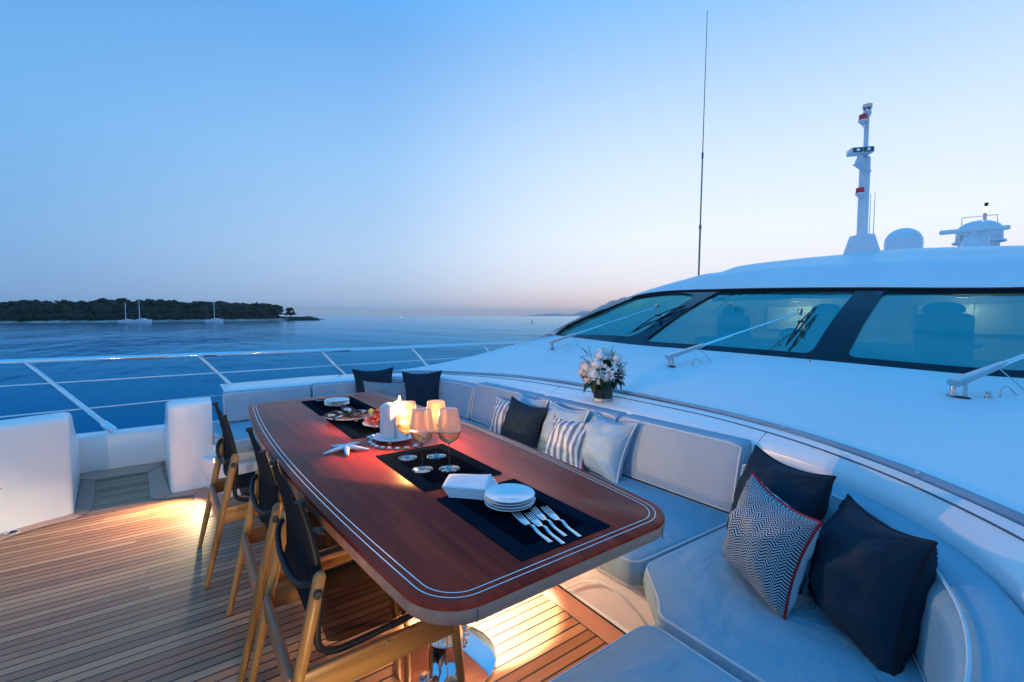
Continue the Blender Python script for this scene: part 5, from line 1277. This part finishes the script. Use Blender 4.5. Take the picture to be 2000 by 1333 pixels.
for v in (242, 379.5):
    c = -vr*.036+vd*(.055+(.03 if v > 300 else 0))
    q = MB(); q.lathe([(.040, mz(v+4.5)), (.042, mz(v+4)), (.042, mz(v-4)), (.040, mz(v-5)), (.0001, mz(v-5.5))], c, n=24); q.build('red_lamp', M['redlens'], mast, ang=50)
    q = MB(); q.lathe([(.012, mz(v+14)), (.034, mz(v+9)), (.046, mz(v+7.5)), (.046, mz(v+4.4)), (.0001, mz(v+4))], c, n=24); q.box(c*.5+UP*mz(v+7), (.05, .05, .012)); q.tube([c+UP*mz(v+13), c*.9+UP*mz(v+17), c*.3+UP*mz(v+21)], .005, 6); q.build('lamp_bracket', M['gel'], mast, ang=50)
    q = MB(); q.lathe([(.012, mz(v+14)), (.013, mz(v+9)), (.02, mz(v+8)), (.0001, mz(v+7.9))], c, n=14); q.build('lamp_socket', M['black'], mast)
fc = -vr*.050+vd*.13; an_ = math.atan2(vd.y, vd.x)+.42
TF = Matrix.Translation(fc+UP*mz(308)) @ Matrix.Rotation(an_, 4, 'Z')
q = MB(); q.box(None, (.14, .235, .07), bev=.016, M=TF); q.build('floodlight', M['gel'], mast, ang=40)
for s in (-1, 1):
    q = MB(); q.box(None, (.006, .098, .052), bev=.008, M=TF @ Matrix.Translation((.070, s*.053, 0))); gl = q.build('floodlight_glass', M['greylens'], mast)
    q = MB(); q.lathe([(.0001, .0), (.014, .001), (.017, .004)], T=TF @ Matrix.Translation((.0735, s*.053, 0)) @ Matrix.Rotation(PI/2, 4, 'Y'), n=16); q.build('reflector', M['steel'], mast)
q = MB(); q.lathe([(.03, mz(313)), (.026, mz(317)), (.032, mz(321)), (.045, mz(325)), (.045, mz(329)), (.02, mz(333))], fc, n=24); q.rings([[fc+UP*mz(330)+rt*x*.05+fw*y*.05 for x, y in ((-1, -1), (1, -1), (1, 1), (-1, 1))], [UP*mz(345)+rt*x*.02+fw*(y*.03-.05) for x, y in ((-1, -1), (1, -1), (1, 1), (-1, 1))]]); q.build('floodlight_bracket', M['gel'], mast, ang=40)
for (u, v0, v1, lb) in [(1697, 468, 380, 'short white whip antenna just behind the mast, left of the thin pair'), (1705, 472, 377, 'short white whip antenna just behind the mast, right of the thin pair')]:
    a = atX(u, v0, 7.0); c = atX(u, v1, 7.0); q = MB(); a2_ = Vector((a.x, a.y, 2.1)); q.tube([a2_-a2_, Vector((0, 0, a.z-2.1)), Vector((0, 0, c.z-2.1))], [.008, .006, .0035], 6); o = q.build('whip_antenna', M['gel'], None); o.location = a2_; tag(o, lb, 'antenna', 'short antennas behind the mast')
a = atX(1364.5, 541, 6.08); c = atX(1381.5, 20, 6.05); q = MB()
q.tube([Vector((0, 0, -.03)), (c-a)*.19], .013, 8); q.tube([(c-a)*.185, (c-a)*.20], .019, 8); q.tube([(c-a)*.19, (c-a)*.46], .010, 8); q.tube([(c-a)*.455, (c-a)*.475], .015, 8); q.tube([(c-a)*.46, (c-a)], [.0075, .004], 6)
o = q.build('whip_antenna', mat('grey antenna', (.16, .18, .21), rough=.4), None); o.location = a; tag(o, 'very tall thin grey whip antenna rising from the left of the roof', 'antenna')
def roofpt(u, d, v):
    r_ = _ray(u, v); k = d/(r_[0]*_c+r_[1]*_s); return Vector((r_[0]*k, r_[1]*k, H+r_[2]*k))
dp_ = roofpt(1763.5, 7.4, 486); dz_ = roofpt(1763.5, 7.4, 446).z; rd_ = 29.5*7.4/F
q = MB(); hh = dz_-2.15; q.lathe([(rd_*.99, 0), (rd_, .05), (rd_, hh-rd_*.92)]+[(rd_*math.cos(t), hh-rd_*.92+rd_*.92*math.sin(t)) for t in [PI/2*i/10 for i in range(1, 10)]]+[(.0001, hh)], n=48)
o = q.build('satellite_dome', M['gel'], None, ang=80); o.location = (dp_.x, dp_.y, 2.15); tag(o, 'smooth white satellite dome right of the signal mast', 'satellite dome')
D2 = 9.2; cD = roofpt(1911, D2, 474); zt_ = roofpt(1911, D2, 431).z; r2_ = 33*D2/F; e = empty('satellite_dome', (cD.x, cD.y, 2.3), 0, 'larger white satellite dome with a flange and a lit lamp post behind the radar', 'satellite dome')
hb_ = cD.z-2.3; ht = zt_-2.3
q = MB(); q.lathe([(r2_*.88, 0), (r2_*.88, hb_-.03), (r2_, hb_+.04), (r2_, hb_+(ht-hb_)*.5)]+[(r2_*math.cos(t), hb_+(ht-hb_)*.5+(ht-hb_)*.5*math.sin(t)) for t in [PI/2*i/10 for i in range(1, 10)]]+[(.0001, ht)], n=48); q.build('dome', M['gel'], e, ang=80)
q = MB(); q.lathe([(r2_*.9, hb_-.02), (r2_*1.14, hb_-.01), (r2_*1.14, hb_+.02), (r2_*.98, hb_+.03)], n=48); q.build('flange', M['gel'], e, ang=40)
for s in (-1, 1):
    q = MB(); q.tube(cr([rt*s*r2_*1.1+UP*(hb_-.25), rt*s*r2_*1.1+UP*(hb_+.10), rt*s*r2_*1.0+UP*(hb_+.13)], 14), .012, 8); q.build('grab_hook', M['brushed'], e)
pz = lambda v: roofpt(1929, D2, v).z-2.3
q = MB(); q.tube([rt*.10+UP*(ht-.05), rt*.10+UP*pz(416)], .028, 12); q.build('lamp_post', M['brushed'], e)
q = MB(); q.tube([rt*.10+UP*pz(416), rt*.11+UP*pz(404.5)], .022, 12); q.build('lamp_lens', M['whitelamp'], e)
q = MB(); q.tube([rt*.11+UP*pz(404.5), rt*.12+UP*pz(397)], [.02, .034], 12); q.build('lamp_cap', M['black'], e)
q = MB(); q.tube([rt*-.36+fw*.0+UP*pz(441), rt*-.35+UP*pz(426), rt*.35+UP*pz(419.5), rt*.37+UP*pz(443)], .007, 6); q.build('rod_frame', M['brushed'], e)
DR = 8.4; cR = roofpt(1900, DR, 478); e = empty('radar', (cR.x, cR.y, 2.2), 0, 'white open array radar with a long scanner bar at the right edge of the roof', 'radar')
rz = lambda v: roofpt(1906, DR, v).z-2.2
q = MB(); q.lathe([(.16, 0), (.16, rz(476)), (.13, rz(470)), (.10, rz(466)), (.10, rz(461)), (.12, rz(458)), (.09, rz(456.5)), (.03, rz(455))], n=32); q.build('gearbox', M['gel'], e, ang=40)
vdr = Vector((cR.y, -cR.x, 0)).normalized(); an2 = math.atan2(vdr.y, vdr.x)+.12; TR = Matrix.Translation(UP*rz(450)) @ Matrix.Rotation(an2, 4, 'Z')
q = MB(); q.box(None, (.92, .09, .08), bev=.03, M=TR); q.lathe([(.05, rz(457)), (.045, rz(452))], n=16); q.build('scanner_bar', M['gel'], e, ang=50)
q = MB(); rc = fw*.1+vdr*.16; q.lathe([(.13, 0), (.13, rz(470)), (.12, rz(463)), (.07, rz(458)), (.0001, rz(457))], rc, n=32); q.build('mount', M['gel'], e, ang=50)

# ================================================================== LAMPS ON THE BOAT
def courtesy(loc, facing, label, energy, size, aim, col=(1, .74, .40), rad=.03, cat='lamp'):  # also builds the two added fill lamps
    e = empty('courtesy_or_fill_lamp', loc, 0, label, cat, 'warm courtesy lamps round the deck')
    Tm = Vector(facing).to_track_quat('Z', 'Y').to_matrix().to_4x4()
    q = MB(); q.lathe([(.050, -.002), (.050, .004), (.040, .010), (.032, .007), (.030, .003)], T=Tm @ Matrix.Diagonal((.55, 1, 1, 1)), n=28); q.build('bezel', M['steel'], e)
    q = MB(); q.lathe([(.031, .004), (.0001, .006)], T=Tm @ Matrix.Diagonal((.55, 1, 1, 1)), n=20); q.build('lens', M['lampwarm'], e)
    s = bpy.data.lights.new('lamp_beam', 'SPOT'); s.energy = energy; s.color = col; s.spot_size = R(size); s.spot_blend = .75; s.shadow_soft_size = rad
    o = bpy.data.objects.new('lamp_beam', s); COL.objects.link(o); o.location = Vector(loc)+Vector(facing).normalized()*.03
    o.rotation_euler = (Vector(loc)-Vector(aim)).to_track_quat('Z', 'Y').to_euler(); return e
courtesy((.165, 4.235, .245), (-.94, -.33, 0), 'small oval courtesy lamp on the end of the far bench, behind the farthest chair', 105, 100, (-.50, 3.72, -.02))
courtesy((.165, .565, .245), (-.94, .33, 0), 'added fill lamp on the near bench end, outside the photo', 30, 120, (-.6, 3.6, .2))  # unseen fill lamp, added to warm the deck and chairs
courtesy((-1.0, .53, .30), (.3, .95, 0), 'added fill lamp on the near side locker, outside the photo', 58, 74, (-.62, 4.4, .58), col=(1, .88, .70))  # unseen fill lamp, added to brighten the far locker fronts
s = bpy.data.lights.new('table_downlight', 'SPOT'); s.energy = 270; s.color = (1, .88, .68); s.spot_size = R(62); s.spot_blend = .25; s.shadow_soft_size = .025
o = bpy.data.objects.new('table_downlight', s); COL.objects.link(o); o.location = (1.02, 1.78, .665); o.rotation_euler = (0, R(-6), 0)
s = bpy.data.lights.new('table_glow', 'POINT'); s.energy = 17; s.color = (1, .76, .46); s.shadow_soft_size = .03
o = bpy.data.objects.new('table_glow', s); COL.objects.link(o); o.location = (1.02, 1.78, .655)

# ================================================================== ACROSS THE WATER
shore = [(-520, 635), (-200, 633), (0, 631.3), (150, 630.3), (300, 629.3), (430, 628), (520, 626.9), (570, 626), (605, 625), (637, 624.5)]
sh_ = [atZ(u, v, SEA) for u, v in shore]
sp2 = cr(sh_, 140)
def inland(i, dd):
    t = (sp2[min(i+1, 139)]-sp2[max(i-1, 0)]).normalized(); n2 = Vector((-t.y, t.x, 0))
    if n2.dot(fw) < 0: n2 = -n2
    return sp2[i]+n2*dd
q = MB(); rows = []
wd = [max(2.5, min(75, (139-i)*1.1-6)) for i in range(140)]
prof_ = [(0, -.6), (.02, .35), (.05, .9), (.10, 1.5), (.2, 2.4), (.5, 4), (.85, 2), (1, -.6)]
for f_, z_ in prof_:
    row = []
    for i in range(140):
        k = min(1, (139-i)/26+.10); p = inland(i, wd[i]*f_*1.0+(1.6*noise.noise(Vector((i*.7, f_*9, 0))) if 0 < f_ < 1 else 0)); nz_ = noise.noise(Vector((i*.55, f_*11, 3)))*.7
        row.append(Vector((p.x, p.y, SEA+(z_*k+(nz_*min(1, k*1.5) if z_ > 0 else 0)))))
    rows.append(row)
q.grid(rows[:5]); isl = q.build('shore_rocks', M['rock'], None, ang=20); tag(isl, kind='structure')
q = MB(); q.grid(rows[4:]); o = q.build('island', M['scrub'], None, ang=60); tag(o, kind='structure')
rn = random.Random(11)
def crown(q, c, rx, rz_, n, br):
    for _ in range(n):
        a = rn.uniform(0, 2*PI); rr_ = math.sqrt(rn.random()); zz = rn.uniform(-.55, 1)
        k = math.sqrt(max(0, 1-max(0, zz)**2)); p = Vector((rx*rr_*k*math.cos(a), rx*rr_*k*math.sin(a), rz_*zz))
        q.ico(Vector(c)+p, br*rn.uniform(.6, 1.25), 1, sc=(1.15, 1.15, .7), amp=.9, fr=1.6)
def topv(u):
    P_ = [(-520, 590), (-100, 591), (0, 590), (40, 588), (70, 589), (100, 591), (128, 588.5), (145, 595), (160, 590), (200, 588), (236, 585.5), (265, 588), (300, 588), (335, 585), (355, 590), (400, 590), (430, 591), (450, 593), (480, 592), (515, 591), (532, 594), (545, 597), (560, 604), (580, 606)]
    for (a, b_), (c, d) in zip(P_, P_[1:]):
        if a <= u <= c: return b_+(d-b_)*(u-a)/(c-a)
    return 606
q = MB(); qt = MB()
def ptat(u, v, extra):
    p = atZ(u, v, SEA); d = (p-Vector((0, 0, SEA))); return p+d.normalized()*extra
def vshore(u):
    for (a, b_), (c, d) in zip(shore, shore[1:]):
        if a <= u <= c: return b_+(d-b_)*(u-a)/(c-a)
    return shore[-1][1]
u = -330
while u < 530:
    p = ptat(u, vshore(u), rn.uniform(14, 40)); D = (p).dot(fw); top = H+(617-topv(u)+rn.uniform(-4.5, 1.6))*D/F; gz = SEA+2
    h = top-gz; rx = rn.uniform(3.2, 5.2)*D/330; q.ico((p.x, p.y, gz+h*.45), rx*1.15, 2, sc=(1, 1, h*.36/rx), amp=.6, fr=2)
    crown(q, (p.x, p.y, gz+h*.80), rx, h*.20, 30, rx*.34)
    crown(q, (p.x+rn.uniform(-2, 2), p.y+rn.uniform(-2, 2), gz+h*.45), rx*1.05, h*.28, 20, rx*.36)
    qt.tube([(p.x, p.y, gz-.5), (p.x+rn.uniform(-1, 1), p.y, gz+h*.7)], [.3, .18], 5)
    u += rn.uniform(8.5, 14)
u = -330
while u < 545:
    p = ptat(u, vshore(u), rn.uniform(5, 12)); D = p.dot(fw); crown(q, (p.x, p.y, SEA+2.6+rn.uniform(0, 1.5)), rn.uniform(2, 3.5), rn.uniform(1.4, 2.8), 14, 1.15); u += rn.uniform(5, 9)
o = q.build('woodland', M['pine'], None, ang=180); tag(o, 'dense dark pine wood covering the low island', 'woodland', kind='stuff')
o = qt.build('woodland_trunks', M['bark'], None); tag(o, 'pine trunks inside the island wood', 'woodland', kind='stuff')
for (u, vt, rx_, lb) in [(541, 597, 11, 'broad pine at the right end of the island wood'), (567, 602, 8.5, 'small round pine standing alone at the tip of the island')]:
    p = ptat(u, vshore(u), 8); D = p.dot(fw); top = H+(617-vt)*D/F; gz = SEA+1.2; h = top-gz; rx = rx_*D/F
    e = empty('pine_tree', (p.x, p.y, gz), 0, lb, 'tree'); q = MB(); crown(q, (0, 0, h*.60), rx, h*.38, 70, rx*.30); q.build('crown', M['pine'], e, ang=180)
    q = MB(); q.tube([(0, 0, -1), (.3, 0, h*.4), (0, 0, h*.75)], [.5, .35, .2], 6); q.tube([(.2, 0, h*.35), (rx*.5, 0, h*.65)], [.25, .12], 5); q.tube([(.2, 0, h*.35), (-rx*.5, .3, h*.62)], [.25, .12], 5); q.build('trunk', M['bark'], e)
hp_ = ptat(13.5, 627.5, 4); D = hp_.dot(fw); s1 = D/F
e = empty('hut', (hp_.x, hp_.y, SEA+.8), 0, 'tiny white hut on the shore at the left edge', 'hut'); hz = SEA+.8
q = MB(); w_ = 11*s1; h_ = (617-616)*s1+H-hz; q.box((0, 0, h_/2), (w_, 3, h_), rz=AZ-PI/2); q.build('wall', M['gel'], e, smooth=False)
q = MB(); q.rings([[(Matrix.Rotation(AZ-PI/2, 3, 'Z') @ Vector((x*w_*.55, y*1.8, h_))) for x, y in ((-1, -1), (1, -1), (1, 1), (-1, 1))], [(Matrix.Rotation(AZ-PI/2, 3, 'Z') @ Vector((x*w_*.5, y*.1, h_+.5))) for x, y in ((-1, -1), (1, -1), (1, 1), (-1, 1))]]); q.build('roof', M['rock'], e, smooth=False)
q = MB(); q.box(Matrix.Rotation(AZ-PI/2, 3, 'Z') @ Vector((0, -1.52, h_*.4)), (1.0, .06, h_*.7), rz=AZ-PI/2); q.build('door', M['seam'], e, smooth=False)
def sailboat(u0, u1, um, vt, v, label, cat_=False):
    c = atZ((u0+u1)/2, v, SEA); D = c.dot(fw); s = D/F; L_ = (u1-u0)*s; e = empty('sailboat', c, AZ-PI/2, label, 'sailboat', 'sailboats moored off the island')
    x0 = -L_/2
    def sec(t, zz, wk): 
        w = L_*.13*math.sin(PI*min(1, .18+t*.9))**.6*wk if t < .999 else .05
        return w
    rg = []
    for i in range(13):
        t = i/12; x = x0+L_*t*1.0; w = L_*.12*(1-max(0, (t-.45)/.55)**2.2)*(.75+.25*min(1, t*4)); zt2 = L_*.15*(1+.25*t)
        w = max(w, .06); x_k = x
        rg.append([Vector((x_k, -w, zt2)), Vector((x_k-L_*.02*t, -w*.85, zt2*.3)), Vector((x_k-L_*.04*t, -w*.35, -.3)), Vector((x_k-L_*.04*t, w*.35, -.3)), Vector((x_k-L_*.02*t, w*.85, zt2*.3)), Vector((x_k, w, zt2))])
    q = MB(); q.rings(rg); q.build('hull', M['hull'], e, ang=50)
    q = MB(); q.box((L_*.02-0*L_, 0, L_*.165), (L_*.42, L_*.13, L_*.07), bev=L_*.012); q.build('cabin', M['hull'], e)
    q = MB(); q.box((L_*.02, -L_*.066, L_*.175), (L_*.30, .04, L_*.022)); q.build('window', M['greylens'], e, smooth=False)
    mx_ = (um-(u0+u1)/2)*s; ht2 = (617-vt)*s+H-SEA
    q = MB(); q.tube([(mx_, 0, L_*.1), (mx_+.05, 0, ht2)], [.22, .15], 8); q.build('mast', M['gel'], e)
    q = MB(); q.tube([(mx_, 0, L_*.22), (mx_-L_*.36 if um < (u0+u1)/2+3 and False else mx_+L_*.36, 0, L_*.21)], [.20, .16], 8); q.build('boom', M['gel'], e)
    q = MB(); q.tube([(mx_, 0, ht2), (x0+L_*.98, 0, L_*.1)], .03, 4); q.tube([(mx_, 0, ht2), (x0+L_*.02, 0, L_*.1)], .03, 4); q.build('stay', M['brushed'], e)
sailboat(232, 262, 246, 591, 630.8, 'smaller white sailboat, left of the moored pair')
sailboat(257, 297, 273, 586.5, 631.6, 'long white sailboat, right of the moored pair')
sailboat(402, 437, 419, 585, 630.2, 'white sailboat moored alone towards the right end of the island')
def beacon(u, v, vt, w, label, lamp):
    c = atZ(u, v, SEA); D = c.dot(fw); s = D/F; e = empty('beacon', c, 0, label, 'beacon'); h = (v-vt)*s
    q = MB(); q.lathe([(w*s*.9, -1), (w*s*.7, h*.2), (w*s*.5, h*.75), (w*s*.6, h*.8), (w*s*.3, h)], n=10); q.build('post', M['black'], e)
    if lamp: q = MB(); q.ico((0, 0, h*1.05), w*s*.9, 1); q.build('lamp', mat('green beacon lamp', (.3, 1, .8), emit=(.25, 1, .8), es=3), e)
beacon(1039.5, 631.5, 625, 1.0, 'dark channel marker post out on the sea', False)
beacon(783, 624.3, 621, .9, 'distant marker with a tiny green lamp on the horizon', True)
# far mountains
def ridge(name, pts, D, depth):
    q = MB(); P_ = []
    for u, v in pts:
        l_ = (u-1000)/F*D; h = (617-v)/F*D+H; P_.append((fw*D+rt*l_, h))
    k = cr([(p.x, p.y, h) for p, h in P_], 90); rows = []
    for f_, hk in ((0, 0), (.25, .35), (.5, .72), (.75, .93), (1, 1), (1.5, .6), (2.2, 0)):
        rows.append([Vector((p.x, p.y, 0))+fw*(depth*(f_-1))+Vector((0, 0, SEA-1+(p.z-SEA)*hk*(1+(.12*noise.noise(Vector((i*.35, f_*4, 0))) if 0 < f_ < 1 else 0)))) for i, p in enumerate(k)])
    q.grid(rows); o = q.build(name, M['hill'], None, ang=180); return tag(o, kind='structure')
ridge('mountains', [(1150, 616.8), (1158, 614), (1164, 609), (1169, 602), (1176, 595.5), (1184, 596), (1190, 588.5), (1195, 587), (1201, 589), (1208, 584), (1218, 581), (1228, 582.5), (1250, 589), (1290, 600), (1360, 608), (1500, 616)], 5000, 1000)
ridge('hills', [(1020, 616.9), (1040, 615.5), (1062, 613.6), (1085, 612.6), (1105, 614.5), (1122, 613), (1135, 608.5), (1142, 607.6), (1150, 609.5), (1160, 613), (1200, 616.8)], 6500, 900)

# ================================================================== HAZE over the water
q = MB(); q.box((0, 0, (SEA-1+195)/2), (26400, 26400, 195-(SEA-1)))
hz_ = bpy.data.materials.new('sea haze'); hz_.use_nodes = True; t = hz_.node_tree; t.nodes.clear()
o_ = t.nodes.new('ShaderNodeOutputMaterial'); v_ = t.nodes.new('ShaderNodeVolumePrincipled'); v_.inputs['Color'].default_value = (1, 1, 1, 1); v_.inputs['Density'].default_value = .00010; v_.inputs['Anisotropy'].default_value = .55
t.links.new(v_.outputs[0], o_.inputs['Volume'])
hzo = q.build('haze', hz_, None, smooth=False); tag(hzo, 'thin evening haze over the sea', 'haze', kind='stuff')
